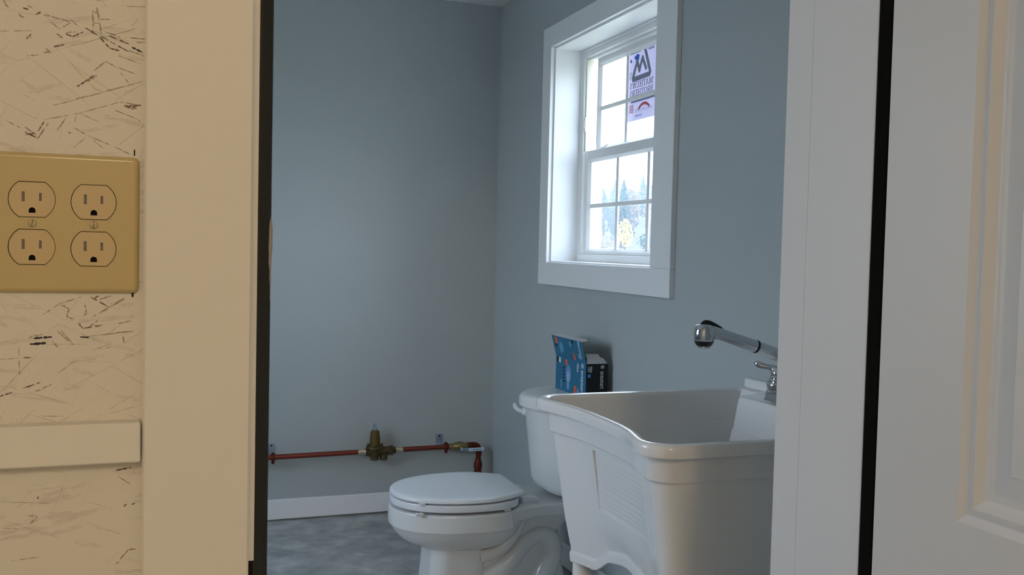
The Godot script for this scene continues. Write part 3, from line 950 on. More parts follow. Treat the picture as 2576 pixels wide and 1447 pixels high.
func make_outside() -> void:
	var grass := mat(Color.WHITE, 0.95)
	grass.albedo_texture = noise_tex(0.01, 4, Color(0.56, 0.56, 0.46), Color(0.70, 0.68, 0.56), 41)
	grass.uv1_triplanar = true
	grass.uv1_world_triplanar = true
	grass.uv1_scale = Vector3.ONE * 0.1
	var b := mb()
	var wood := mb()
	var n := 48
	for i in n:
		for k in n:
			var x0 := 1.7 + 240.0 * pow(float(i) / n, 2.0); var x1 := 1.7 + 240.0 * pow(float(i + 1) / n, 2.0)
			var z0 := -60.0 + 320.0 * k / n; var z1 := -60.0 + 320.0 * (k + 1) / n
			var to := b if Vector2(x0, z0).length() < 97.0 else wood
			to.quad(Vector3(x0, ground_y(x0, z0), z0), Vector3(x1, ground_y(x1, z0), z0), Vector3(x1, ground_y(x1, z1), z1), Vector3(x0, ground_y(x0, z1), z1))
	b.orient(0)
	wood.orient(0)
	var o := part(b, "ground", grass, self, 60.0)
	tag(o, "pale autumn field outside the window, rising to the wood", "ground", "", "structure")
	var litter := mat(Color.WHITE, 0.95)
	litter.albedo_texture = noise_tex(0.02, 4, Color(0.27, 0.29, 0.24), Color(0.44, 0.39, 0.33), 47)
	litter.uv1_triplanar = true
	litter.uv1_world_triplanar = true
	litter.uv1_scale = Vector3.ONE * 0.15
	o = part(wood, "hillside", litter, self, 60.0)
	tag(o, "wooded hillside floor under the distant trees", "hill", "", "structure")
	b = mb()
	b.box(-90, -2.85, -0.6, -0.12, -60, 60)
	var gravel := mat(Color.WHITE, 0.95)
	gravel.albedo_texture = noise_tex(0.03, 4, Color(0.60, 0.59, 0.57), Color(0.78, 0.77, 0.75), 43)
	gravel.uv1_triplanar = true
	gravel.uv1_world_triplanar = true
	o = part(b, "ground", gravel, self, 0.0)
	tag(o, "level pale gravel outside the windows opposite, out of the picture", "ground", "", "structure")
	var bark := mat(Color(0.34, 0.29, 0.25), 0.9)
	b = mb()
	b.tube([Vector3(0, -0.03, 0), Vector3(0.01, 0.2, 0), Vector3(-0.005, 0.5, 0.01), Vector3(0, 0.8, 0)], [0.07, 0.05, 0.035, 0.012], 8)
	var trunk := b.mesh(Vector3.ZERO, 50.0, null, bark)
	var protos := []
	for k in 4:
		protos.append([crown_mesh([0, 1, 0, 2][k], 100 + k).mesh(Vector3.ZERO, 0.0), trunk])
	var greens := [mat(Color(0.30, 0.37, 0.30), 0.9), mat(Color(0.36, 0.40, 0.33), 0.9), mat(Color(0.48, 0.42, 0.36), 0.9), mat(Color(0.27, 0.34, 0.32), 0.9)]
	for g in greens:
		g.backlight_enabled = true
		g.backlight = Color(0.2, 0.22, 0.16)
	var r := RandomNumberGenerator.new()
	r.seed = 5
	var kinds := [["broad_tree", "hazy green leafy tree in the wood beyond the window"], ["conifer", "hazy blue-green conifer in the wood beyond the window"], ["broad_tree", "hazy russet leafy tree in the wood beyond the window"]]
	var spots := []
	for i in 900:
		var dist := r.randf_range(108.0, 205.0)
		var s := r.randf_range(0.425, 0.605)
		var z := dist / sqrt(1.0 + s * s)
		var p := Vector2(s * z, z)
		var free := true
		for q in spots:
			if p.distance_to(q) < 4.1: free = false
		if free and spots.size() < 170: spots.append(p)
	for p in spots:
		var kind := r.randi() % 3
		var h := r.randf_range(4.6, 6.8) * (1.25 if kind == 1 else 1.0)
		var m: Material = greens[3] if kind == 1 else (greens[2] if kind == 2 else greens[r.randi() % 2])
		make_tree(protos[kind], kinds[kind][0], kinds[kind][1], ["green trees of the distant wood", "conifers of the distant wood", "russet trees of the distant wood"][kind], p.x, p.y, r.randf_range(3.3, 4.2), h, m)
	var yellow := mat(Color(0.80, 0.70, 0.42), 0.9)
	yellow.backlight_enabled = true
	yellow.backlight = Color(0.4, 0.35, 0.2)
	make_tree(protos[0], "yellow_tree", "small golden-yellow autumn tree seen through the lower window panes", "", 0.504 * 88.0, 88.0, 2.2, 3.4, yellow)
	var dk := mat(Color(0.14, 0.27, 0.25), 0.9)
	make_tree(protos[3], "round_shrub", "dark green rounded shrub right of the yellow tree", "", 0.537 * 84.0, 84.0, 2.6, 1.9, dk)
	make_tree(protos[3], "round_shrub", "russet rounded shrub left of the yellow tree", "", 0.472 * 86.0, 86.0, 3.2, 1.6, greens[2])
	# morning haze between the house and the wood
	var fog := FogVolume.new()
	fog.name = numbered("haze")
	fog.shape = RenderingServer.FOG_VOLUME_SHAPE_BOX
	fog.size = Vector3(180, 40, 190)
	fog.position = Vector3(110, 15, -125)
	var fm := FogMaterial.new()
	fm.density = 0.0018
	fm.albedo = Color(0.86, 0.92, 1.0)
	fog.material = fm
	tag(fog, "pale haze in front of the distant wood", "haze", "", "stuff")
	add_child(fog)

# ---------------------------------------------------------------- toilet
func egg(y: float, tip: float, back: float, hw: float, zc: float, n := 72, p := 2.0, xc := 0.90, backpow := 2.0) -> PackedVector3Array:
	var r := PackedVector3Array()
	for i in n:
		var a := TAU * i / n
		var c := cos(a); var s := sin(a)
		var q := p if c > 0.0 else backpow
		var ex := signf(c) * pow(absf(c), 2.0 / q)
		var ez := signf(s) * pow(absf(s), 2.0 / q)
		r.append(Vector3(xc - ex * (xc - tip if c > 0.0 else back - xc), y, zc + ez * hw))
	return r

func rrect(y: float, x0: float, x1: float, zc: float, hw: float, rad: float, n := 8) -> PackedVector3Array:
	var r := PackedVector3Array()
	for k in 4:
		var cx := x1 - rad if k == 0 or k == 3 else x0 + rad
		var cz := zc + (hw - rad if k < 2 else -(hw - rad))
		for i in n + 1:
			var a := PI / 2.0 * (k + float(i) / n)
			r.append(Vector3(cx + cos(a) * rad, y, cz + sin(a) * rad))
	return r

func dshape(y: float, front: float, back: float, hw: float, zc: float, p: float, n := 40) -> PackedVector3Array:
	# bowed front, straight back
	var r := PackedVector3Array()
	for i in n + 1:
		var a := PI * i / n
		r.append(Vector3(back - pow(sin(a), 2.0 / p) * (back - front), y, zc + signf(cos(a)) * pow(absf(cos(a)), 2.0 / p) * hw))
	return r

func make_toilet() -> void:
	var zc := 2.965
	var t := thing("toilet", "white two-piece toilet with closed lid against the window wall", "toilet", Vector3(1.05, 0, zc))
	# bowl and rim
	var b := mb()
	var rings := []
	for q in [[0.200, 0.890, 0.03, 0.93], [0.2015, 0.845, 0.065, 0.985], [0.207, 0.800, 0.095, 1.02], [0.217, 0.758, 0.121, 1.05], [0.232, 0.724, 0.143, 1.075], [0.250, 0.700, 0.161, 1.09], [0.270, 0.684, 0.173, 1.10], [0.2875, 0.6745, 0.1815, 1.105], [0.2900, 0.6710, 0.1850, 1.11], [0.293, 0.6700, 0.1860, 1.11], [0.338, 0.6700, 0.1860, 1.11], [0.345, 0.6730, 0.1830, 1.11], [0.3475, 0.6800, 0.1760, 1.10]]:
		rings.append(egg(q[0], q[1], q[3], q[2], zc, 72, 2.15, 0.93, 2.6))
	b.loft(rings)
	# shelf that carries the tank
	rings = []
	for q in [[0.300, 0.012], [0.306, 0.003], [0.312, 0.0], [0.338, 0.0], [0.345, 0.003], [0.3475, 0.010]]:
		var r := PackedVector3Array()
		for k in 41:
			var f := k / 40.0
			r.append(Vector3(lerpf(1.02, 1.385, f), q[0] + 0.016 * f * (1.0 if q[0] < 0.31 else 0.0) , zc + (lerpf(0.160, 0.128, smoothstep(0.0, 0.45, f)) - q[1])))
		for k in 41:
			var f := 1.0 - k / 40.0
			r.append(Vector3(lerpf(1.02, 1.385, f), q[0] + 0.016 * f * (1.0 if q[0] < 0.31 else 0.0), zc - (lerpf(0.160, 0.128, smoothstep(0.0, 0.45, f)) - q[1])))
		rings.append(r)
	b.loft(rings)
	part(b, "bowl", M.china, t, 32.0)
	# pedestal with the trapway on its flanks
	b = mb()
	rings = []
	for q in [[0.0, 0.772, 1.000, 0.118], [0.03, 0.778, 0.996, 0.112], [0.09, 0.789, 0.986, 0.106], [0.17, 0.795, 0.978, 0.104], [0.235, 0.797, 0.970, 0.104]]:
		rings.append(rrect(q[0], q[1], q[2], zc, q[3], 0.052))
	b.loft(rings)
	rings = []
	for q in [[0.0, 0.90, 1.30, 0.118, 0.06], [0.022, 0.90, 1.298, 0.115, 0.06], [0.045, 0.92, 1.285, 0.082, 0.05], [0.15, 0.92, 1.26, 0.076, 0.05], [0.24, 0.92, 1.25, 0.076, 0.05], [0.318, 0.92, 1.34, 0.095, 0.07]]:
		rings.append(rrect(q[0], q[1], q[2], zc, q[3], q[4]))
	b.loft(rings)
	for s in [-1.0, 1.0]:
		var zz: float = zc + s * 0.078
		var pts := curve([Vector3(0.955, 0.178, zz), Vector3(1.000, 0.186, zz), Vector3(1.040, 0.207, zz), Vector3(1.072, 0.238, zz), Vector3(1.092, 0.280, zz), Vector3(1.10, 0.315, zz)], 22)
		b.tube(pts, lerp_list([0.022, 0.023, 0.022, 0.021, 0.022], 22), 16)
		zz = zc + s * 0.067
		pts = curve([Vector3(0.955, 0.095, zz), Vector3(1.02, 0.118, zz), Vector3(1.075, 0.160, zz), Vector3(1.120, 0.212, zz), Vector3(1.168, 0.236, zz), Vector3(1.208, 0.214, zz), Vector3(1.216, 0.165, zz), Vector3(1.190, 0.100, zz), Vector3(1.165, 0.03, zz)], 40)
		b.tube(pts, lerp_list([0.040, 0.037, 0.034, 0.031, 0.031, 0.034, 0.038, 0.042, 0.048], 40), 18)
	part(b, "pedestal", M.china, t, 50.0)
	# seat ring and lid
	b = mb()
	rings = []
	for q in [[0.3555, 0.006], [0.3565, 0.002], [0.360, 0.0], [0.374, 0.0], [0.378, 0.002], [0.3795, 0.007]]:
		rings.append(egg(q[0], 0.674 + q[1], 1.088 - q[1], 0.186 - q[1], zc, 72, 2.15, 0.93, 3.2))
	for q in [[0.3795, 0.055], [0.374, 0.060], [0.3555, 0.058]]:
		rings.append(egg(q[0], 0.674 + q[1], 1.075 - q[1], 0.186 - q[1], zc, 72, 2.1, 0.93, 2.3))
	rings.append(rings[0])
	b.loft(rings, false, false)
	for q in [[0.735, 0.140], [0.735, -0.140], [1.02, 0.160], [1.02, -0.160]]:
		b.box(q[0] - 0.012, q[0] + 0.012, 0.3465, 0.3560, zc + q[1] - 0.006, zc + q[1] + 0.006, 0.002)
	part(b, "seat", M.seat, t, 35.0)
	b = mb()
	rings = []
	for q in [[0.3832, 0.008], [0.3838, 0.002], [0.3865, 0.0], [0.3935, 0.0008], [0.3975, 0.004], [0.3995, 0.011], [0.4003, 0.03], [0.4010, 0.08]]:
		rings.append(lid_ring(q[0], q[1], zc))
	b.loft(rings)
	for q in [[0.745, 0.135], [0.745, -0.135]]:
		b.box(q[0] - 0.010, q[0] + 0.010, 0.3785, 0.3845, zc + q[1] - 0.006, zc + q[1] + 0.006, 0.001)
	part(b, "lid", M.seat, t, 40.0)
	for s in [-1.0, 1.0]:
		b = mb()
		rings = []
		for q in [[0.346, 0.0], [0.355, 0.001], [0.3625, 0.005], [0.3665, 0.011], [0.3675, 0.016]]:
			rings.append(rrect(q[0], 1.092 + q[1], 1.158 - q[1], zc + s * 0.073, 0.026 - q[1], 0.008, 5))
		b.loft(rings)
		part(b, "hinge", M.seat, t, 40.0)
	# tank, lid, lever
	b = mb()
	rings = []
	for q in [[0.3585, 0.045], [0.362, 0.028], [0.370, 0.013], [0.382, 0.004], [0.40, 0.0], [0.645, 0.0], [0.652, 0.004]]:
		var f: float = (q[0] - 0.36) / 0.29
		rings.append(dshape(q[0], lerpf(1.190, 1.148, f) + q[1], 1.380 - q[1] * 0.4, lerpf(0.175, 0.215, f) - q[1], zc, lerpf(2.9, 2.1, f)))
	b.loft(rings)
	part(b, "tank", M.china, t, 40.0)
	b = mb()
	rings = []
	for q in [[0.6525, 0.012], [0.6535, 0.003], [0.657, 0.0], [0.678, 0.0], [0.686, 0.003], [0.692, 0.010], [0.6945, 0.022], [0.6952, 0.05]]:
		rings.append(dshape(q[0], 1.123 + q[1], 1.385 - q[1] * 0.3, 0.235 - q[1], zc, 1.9))
	b.loft(rings)
	part(b, "tank_lid", M.china, t, 40.0)
	b = mb()
	var at := Vector3(1.176, 0.617, 3.075)
	b.lathe([Vector2(0.015, -0.02), Vector2(0.015, 0.004), Vector2(0.011, 0.009), Vector2(0.0, 0.010)], at, Vector3(-0.8, 0, 0.6), 20)
	b.tube(curve([at + Vector3(-0.006, 0, 0.004), at + Vector3(-0.018, 0.003, 0.012), at + Vector3(-0.022, 0.010, 0.035), at + Vector3(-0.020, 0.017, 0.06)], 12), lerp_list([0.008, 0.008, 0.009, 0.010, 0.006], 12), 12, 0.7)
	part(b, "flush_lever", M.china, t, 45.0)

func lid_ring(y: float, d: float, zc: float) -> PackedVector3Array:
	# egg front, sides that draw in to a straight hinge edge
	var r := PackedVector3Array()
	var n := 48
	for i in n + 1:
		var a := lerpf(-PI / 2.0, PI / 2.0, float(i) / n)
		var c := cos(a); var s := sin(a)
		r.append(Vector3(0.93 - pow(absf(c), 2.0 / 2.15) * (0.256 - d), y, zc + signf(s) * pow(absf(s), 2.0 / 2.15) * (0.186 - d)))
	for i in range(1, 9):
		var f := i / 8.0
		r.append(Vector3(lerpf(0.93, 1.098 - d, f), y, zc + lerpf(0.186, 0.118, f * f) - d))
	for i in range(0, 8):
		var f := 1.0 - i / 8.0
		r.append(Vector3(lerpf(0.93, 1.098 - d, f), y, zc - (lerpf(0.186, 0.118, f * f) - d)))
	return r

# ---------------------------------------------------------------- laundry sink
const TX0 := 0.768
const TX1 := 1.372
const TZC := 1.690
const THZ := 0.295

func tub_bump(z: float, d: float) -> float:
	var f := clampf(1.0 - pow((z - TZC + 0.005) / 0.236, 2.0), 0.0, 1.0)
	return 0.029 * f * f * (3.0 - 2.0 * f)

func tub_deck(z: float) -> float:
	return lerpf(1.318, 1.243, smoothstep(0.206, 0.168, absf(z - TZC)))

func tub_ring(d: float, y: float, inner := false, board := 0.0, wave := 0.0, rad0 := 0.058) -> PackedVector3Array:
	var r := PackedVector3Array()
	var rad := rad0 - d * 0.35
	var x0 := TX0 + d
	var x1 := TX1 - d
	var dz := d if inner else minf(d, 0.0235) + maxf(0.0, d - 0.0235) * 0.6
	var z0 := TZC - THZ + dz
	var z1 := TZC + THZ - dz
	var put := func(x: float, z: float, front: float) -> void:
		x += tub_bump(z, d) * front
		if board > 0.0 and front > 0.9 and z > 1.537 and z < 1.7705: x += board
		if inner and x > 1.15: x = minf(x, tub_deck(z) - (d - 0.024))
		var yy := y
		if wave > 0.0:
			# feet at the corners, a low arch between them on every side
			var k := absf(z - TZC) if absf(absf(z - TZC) - THZ + dz) > 0.003 else absf(x - 1.07)
			yy = 0.490 + 0.005 * smoothstep(0.24, 0.15, k) + 0.035 * smoothstep(0.140, 0.070, k) + 0.014 * smoothstep(0.09, 0.0, k)
			yy += wave - 1.0
		r.append(Vector3(x, yy, z))
	# front, from near to far
	var zs := []
	for i in 13: zs.append(lerpf(z0 + rad, 1.5365, i / 12.0))
	for i in 29: zs.append(lerpf(1.5375, 1.7702, i / 28.0))
	for i in 13: zs.append(lerpf(1.7709, z1 - rad, i / 12.0))
	for z in zs: put.call(x0, z, 1.0)
	var arc := func(cx: float, cz: float, a0: float) -> void:
		for i in range(1, 9):
			var a := a0 + PI / 2.0 * i / 9.0
			put.call(cx - cos(a) * rad, cz + sin(a) * rad, 0.0)
	arc.call(x0 + rad, z1 - rad, 0.0)
	for i in 25: put.call(lerpf(x0 + rad, x1 - rad, i / 24.0), z1, 0.0)
	arc.call(x1 - rad, z1 - rad, PI / 2.0)
	for i in 41: put.call(x1, lerpf(z1 - rad, z0 + rad, i / 40.0), 0.0)
	arc.call(x1 - rad, z0 + rad, PI)
	for i in 25: put.call(lerpf(x1 - rad, x0 + rad, i / 24.0), z0, 0.0)
	arc.call(x0 + rad, z0 + rad, PI * 1.5)
	return r

func make_sink() -> void:
	var t := thing("laundry_sink", "white plastic laundry tub on legs in front of the toilet", "sink", Vector3(1.07, 0, TZC))
	var b := mb()
	var rings := []
	for q in [[0.18, 0.585], [0.112, 0.585], [0.099, 0.589], [0.087, 0.602], [0.080, 0.630], [0.0405, 0.778], [0.0395, 0.7820], [0.0370, 0.7832], [0.0355, 0.7860], [0.0290, 0.836], [0.0265, 0.849], [0.024, 0.8545], [0.020, 0.8585]]:
		rings.append(tub_ring(q[0], q[1], true))
	for q in [[0.013, 0.8602], [0.007, 0.8598], [0.0028, 0.8578], [0.0006, 0.8545], [0.0, 0.850], [0.0002, 0.840], [0.0012, 0.8362], [0.0035, 0.8346], [0.0200, 0.8340], [0.0215, 0.831], [0.0245, 0.7885], [0.026, 0.7868], [0.0320, 0.7860], [0.0332, 0.7840]]:
		rings.append(tub_ring(q[0], q[1]))
	var n := 42
	for i in n + 1:
		var y := lerpf(0.780, 0.640, float(i) / n)
		var f := (0.785 - y) * 0.160
		var saw := fmod((0.7705 - y) / 0.0105 + 20.0, 1.0)
		var bd := 0.0
		if y < 0.7705 and y > 0.6445:
			bd = 0.0022 + 0.0042 * (y - 0.64) / 0.13 - 0.0014 * saw
		rings.append(tub_ring(0.0332 + f, y, false, maxf(bd, 0.0)))
	for y in [0.62, 0.595]:
		rings.append(tub_ring(0.0332 + 0.160 * (0.785 - y), y))
	rings.append(tub_ring(0.0790, 0.0, false, 0.0, 1.029))
	rings.append(tub_ring(0.0793, 0.0, false, 0.0, 1.025))
	rings.append(tub_ring(0.0765, 0.0, false, 0.0, 1.021))
	rings.append(tub_ring(0.0760, 0.0, false, 0.0, 1.017))
	rings.append(tub_ring(0.0775, 0.0, false, 0.0, 1.002))
	rings.append(tub_ring(0.0790, 0.0, false, 0.0, 1.0))
	rings.append(tub_ring(0.0850, 0.0, false, 0.0, 1.0005))
	rings.append(tub_ring(0.0870, 0.578))
	rings.append(tub_ring(0.13, 0.572))
	b.loft(rings)
	part(b, "basin", M.tub, t, 30.0)
	b = mb()
	b.box(1.338, 1.360, 0.8600, 0.8835, 1.405, 1.979, 0.003)
	part(b, "backsplash", M.tub, t, 20.0)
	for x in [0.876, 1.266]:
		for z in [1.472, 1.908]:
			b = mb()
			b.lathe([Vector2(0.0155, 0.0), Vector2(0.0165, 0.004), Vector2(0.0205, 0.48), Vector2(0.0205, 0.575)], Vector3(x, 0, z), Vector3.UP, 24)
			part(b, "leg", M.tub, t, 40.0)
	b = mb()
	b.lathe([Vector2(0.0, -0.01), Vector2(0.03, -0.01), Vector2(0.035, 0.0), Vector2(0.033, 0.0015), Vector2(0.02, 0.0005), Vector2(0.0, 0.0005)], Vector3(1.05, 0.586, TZC), Vector3.UP, 24)
	part(b, "drain", M.chrome, t, 30.0)

func make_faucet() -> void:
	var zf := 1.69
	var t := thing("faucet", "chrome pull-out faucet with ribbed lever handle on the laundry tub deck", "faucet", Vector3(1.289, 0.863, zf))
	var b := mb()
	var rings := []
	for q in [[0.8632, 0.0, 0.0], [0.8655, 0.0, 0.0], [0.8655, 0.0016, 0.001], [0.8770, 0.0022, 0.002], [0.8805, 0.0040, 0.004], [0.882, 0.0075, 0.008]]:
		rings.append(rrect(q[0], 1.2600 + q[1], 1.3170 - q[1], zf, 0.1015 - q[2], 0.010, 5))
	b.loft(rings)
	part(b, "deck_plate", M.chrome, t, 35.0)
	for s in [1.0, -1.0]:
		var c := Vector3(1.286, 0, zf + s * 0.077)
		b = mb()
		var pr := []
		for q in [[0.0225, 0.880], [0.0225, 0.884], [0.0195, 0.8865], [0.0215, 0.893], [0.0225, 0.899], [0.0205, 0.9035], [0.0175, 0.905], [0.0195, 0.9085], [0.0175, 0.9115], [0.0160, 0.913], [0.0180, 0.9160], [0.0160, 0.919], [0.0145, 0.9205], [0.0160, 0.9235], [0.0150, 0.928], [0.0125, 0.934], [0.007, 0.938], [0.0, 0.939]]:
			pr.append(Vector2(q[0] * 1.2, q[1]))
		b.lathe(pr, c, Vector3.UP, 28)
		var tip := Vector3(1.2480, 0.9455, 1.8085) if s > 0 else Vector3(1.2480, 0.9455, zf * 2.0 - 1.8085)
		var m := c + Vector3(0, 0.921, 0)
		b.tube(curve([m, m.lerp(tip, 0.14) + Vector3(0, 0.007, 0), m.lerp(tip, 0.36) + Vector3(0, 0.0065, 0), m.lerp(tip, 0.66) + Vector3(0, 0.001, 0), tip.lerp(m, 0.08), tip], 20), lerp_list([0.0150, 0.0138, 0.0105, 0.0076, 0.0066, 0.0072, 0.0080, 0.0074, 0.0025], 20), 16)
		part(b, "lever_handle", M.chrome, t, 50.0)
	# body and spout
	b = mb()
	b.lathe([Vector2(0.026, 0.880), Vector2(0.026, 0.886), Vector2(0.021, 0.892), Vector2(0.0195, 0.93), Vector2(0.021, 0.955), Vector2(0.017, 0.967), Vector2(0.0, 0.969)], Vector3(1.289, 0, zf), Vector3.UP, 28)
	var dir := Vector3(1.0755 - 1.2277, 1.0235 - 0.9750, 0).normalized()
	var ring := Vector3(1.1685, 0.9945, zf)
	b.tube([Vector3(1.295, 0.953, zf), ring - dir * 0.001], [0.0142, 0.0138], 28)
	part(b, "spout", M.chrome, t, 40.0)
	b = mb()
	b.tube([ring - dir * 0.0030, ring - dir * 0.0022, ring + dir * 0.0022, ring + dir * 0.0030], [0.0134, 0.0142, 0.0142, 0.0134], 28)
	part(b, "joint_ring", M.rubber, t, 40.0)
	# pull-out wand with its upright spray head
	b = mb()
	var neck := Vector3(1.0800, 1.0222, zf)
	var end := Vector3(1.0480, 1.0290, zf)
	b.tube([ring + dir * 0.001, ring.lerp(neck, 0.5), neck, neck.lerp(end, 0.5), end], [0.0136, 0.0130, 0.0122, 0.0140, 0.0150], 28)
	var hx := Vector3(1.0418, -0.0035, zf)
	b.lathe([Vector2(0.0205, 1.0110), Vector2(0.0222, 1.0170), Vector2(0.0228, 1.0250), Vector2(0.0222, 1.0330), Vector2(0.0200, 1.0400), Vector2(0.0160, 1.0445), Vector2(0.0090, 1.0470), Vector2(0.0, 1.0475)], hx, Vector3.UP, 32)
	part(b, "spray_head", M.chrome, t, 50.0)
	b = mb()
	b.lathe([Vector2(0.0140, 1.0010), Vector2(0.0170, 1.0040), Vector2(0.0200, 1.0095), Vector2(0.0208, 1.0118), Vector2(0.0, 1.0125)], hx, Vector3.UP, 32)
	b.tube(curve([Vector3(1.0315, 1.0360, zf), Vector3(1.0390, 1.0400, zf), Vector3(1.0480, 1.0400, zf), Vector3(1.0640, 1.0348, zf), Vector3(1.0900, 1.0272, zf)], 16), lerp_list([0.004, 0.0110, 0.0120, 0.0105, 0.0080, 0.0020], 16), 16, 0.35)
	part(b, "black_trim", M.rubber, t, 45.0)
	b = mb()
	b.lathe([Vector2(0.0, 0.9965), Vector2(0.0110, 0.9965), Vector2(0.0125, 0.9975), Vector2(0.0125, 1.003), Vector2(0.0, 1.003)], hx, Vector3.UP, 24)
	part(b, "aerator", M.chrome, t, 35.0)

# ---------------------------------------------------------------- bulb carton on the tank
func paint_ellipse(img: Image, c: Vector2, r: Vector2, col: Color, soft := 0.1) -> void:
	for y in range(maxi(0, int(c.y - r.y)), mini(img.get_height(), int(c.y + r.y) + 1)):
		for x in range(maxi(0, int(c.x - r.x)), mini(img.get_width(), int(c.x + r.x) + 1)):
			var d := (Vector2(x, y) - c) / r
			var k := clampf((1.0 - d.length()) / soft, 0.0, 1.0) * col.a
			if k > 0.0: img.set_pixel(x, y, img.get_pixel(x, y).lerp(col, k))

func carton_print(flap: bool) -> ImageTexture:
	var img := Image.create(512, 256 if not flap else 170, false, Image.FORMAT_RGB8)
	# x runs along the carton away from the viewer reversed: left = far end, right = near end
	img.fill(Color(0.03, 0.42, 0.57))
	var W := 512.0
	var H := float(img.get_height())
	var bulb := Color(0.62, 0.72, 0.84)
	if flap:
		paint_ellipse(img, Vector2(W * 0.27, H * 0.48), Vector2(W * 0.09, H * 0.30), Color(0.38, 0.66, 0.78, 0.9), 0.5)
		paint_ellipse(img, Vector2(W * 0.23, H * 0.68), Vector2(W * 0.06, H * 0.22), Color(0.36, 0.62, 0.76, 0.8), 0.5)
	else:
		paint_ellipse(img, Vector2(W * 0.43, H * 0.40), Vector2(W * 0.105, H * 0.27), Color(0.45, 0.62, 0.82, 0.9), 0.35)
		paint_ellipse(img, Vector2(W * 0.43, H * 0.55), Vector2(W * 0.080, H * 0.22), bulb, 0.4)
		paint_ellipse(img, Vector2(W * 0.43, H * 0.80), Vector2(W * 0.060, H * 0.16), Color(0.42, 0.66, 0.82), 0.4)
	return ImageTexture.create_from_image(img)

func make_carton() -> void:
	var x0 := 1.299
	var x1 := 1.3785
	var zn := 2.834
	var zf := 3.094
	var y0 := 0.6953
	var y1 := 0.8125
	var t := thing("light_bulb_carton", "teal and black light bulb carton with raised flap on the toilet tank", "box", Vector3(x0, y0, zn))
	var teal := mat(Color.WHITE, 0.4)
	teal.albedo_texture = carton_print(false)
	var teal2 := mat(Color.WHITE, 0.4)
	teal2.albedo_texture = carton_print(true)
	var plain_teal := mat(Color(0.03, 0.42, 0.57), 0.4)
	var black := mat(Color(0.035, 0.035, 0.04), 0.35)
	var board := mat(Color(0.80, 0.79, 0.80), 0.8)
	var white := mat(Color(0.86, 0.88, 0.92), 0.6)
	var orange := mat(Color(0.92, 0.38, 0.20), 0.6)
	var navy := mat(Color(0.06, 0.10, 0.26), 0.6)
	var sky := mat(Color(0.30, 0.55, 0.85), 0.6)
	var sans := SystemFont.new()
	sans.font_names = PackedStringArray(["Droid Sans"])
	sans.font_weight = 700
	var th := 0.0008
	var b := mb()
	b.box(x0, x0 + th, y0, y1, zn, zf)
	var fr := part(b, "front_panel", teal, t, 0.0, func(p: Vector3) -> Vector2: return Vector2((zf - p.z) / (zf - zn), (y1 - p.y) / (y1 - y0)), "teal printed panel")
	b = mb()
	b.box(x0 + th, x1, y0, y1, zn, zn + th)
	var sd := part(b, "side_panel", black, t, 0.0, null, "black printed end")
	b = mb()
	b.box(x1 - th, x1, y0, y1, zn + th, zf)
	b.box(x0 + th, x1 - th, y0, y1 - 0.004, zf - th, zf)
	b.box(x0 + th, x1 - th, y0, y0 + th, zn + th, zf - th)
	part(b, "back_panels", black, t, 0.0)
	# flap standing up from the front panel, leaning out, its tuck folded back
	var fu := Vector3(-0.0205, 0.0745, 0.0).normalized()
	var fh := 0.077
	var hinge := Vector3(x0 + 0.0004, y1, (zn + zf) / 2.0)
	var ft := frame(hinge + fu * fh / 2.0, Vector3(0, 0, 1), fu, Vector3(0, 0, 1).cross(fu))
	b = mb()
	b.obox(ft, Vector3((zf - zn) / 2.0, fh / 2.0, th / 2.0))
	var fl := part(b, "flap", teal2, t, 0.0, func(p: Vector3) -> Vector2: return Vector2((zf - p.z) / (zf - zn), 1.0 - (p - hinge).dot(fu) / fh), "teal top flap standing open")
	b = mb()
	var topc := hinge + fu * fh
	var tu := Vector3(0.030, 0.004, 0.0)
	b.obox(frame(topc + tu / 2.0, Vector3(0, 0, 1), tu.normalized(), Vector3(0, 0, 1).cross(tu.normalized())), Vector3((zf - zn) / 2.0 - 0.004, tu.length() / 2.0, th / 2.0))
	part(b, "tuck_flap", board, t, 0.0)
	# white dust flap at the near end
	b = mb()
	var poly := PackedVector2Array([Vector2(x0 + 0.002, 0), Vector2(x1 - 0.001, 0), Vector2(x1 - 0.016, 0.019), Vector2(x1 - 0.027, 0.022), Vector2(x1 - 0.033, 0.033), Vector2(x0 + 0.003, 0.034)])
	var du := Vector3(0, 0.97, 0.22).normalized()
	b.prism(poly, frame(Vector3(0, y1, zn), Vector3.RIGHT, du, Vector3.RIGHT.cross(du)), th)
	part(b, "dust_flap", board, t, 0.0)
	# print on the front: words run down the carton
	var L := zf - zn
	var H := y1 - y0
	var pt := func(u: float, v: float) -> Vector3: return Vector3(x0 - 0.0001, y1 - v * H, zf - u * L)
	var down := Vector3(0, -1, 0)
	var near := Vector3(0, 0, -1)
	lettering("ecosmart", sans, 0.0215, pt.call(0.885, 0.565), down, near, white, fr, 0.080)
	lettering("100w", sans, 0.0150, pt.call(0.735, 0.17), down, near, white, fr, 0.031)
	lettering("LED", sans, 0.011, pt.call(0.755, 0.88), down, near, white, fr, 0.020)
	logo_e(pt.call(0.885, 0.10), down, near, Vector3(-1, 0, 0), 0.0095, white, fr)
	chip(pt.call(0.36, 0.12), near, down, Vector3(-1, 0, 0), 0.020, 0.020, orange, "orange_print", fr)
	chip(pt.call(0.665, 0.86), near, down, Vector3(-1, 0, 0), 0.017, 0.030, orange, "orange_print", fr)
	b = mb()
	for i in 5:
		b.obox(frame(pt.call(0.285, 0.30 + i * 0.10), near, down, Vector3(-1, 0, 0)), Vector3(0.0095, 0.0028, 0.0001))
	part(b, "navy_print", navy, fr, 0.0)
	chip(pt.call(0.06, 0.10), near, down, Vector3(-1, 0, 0), 0.016, 0.018, M.ink, "ink_print", fr)
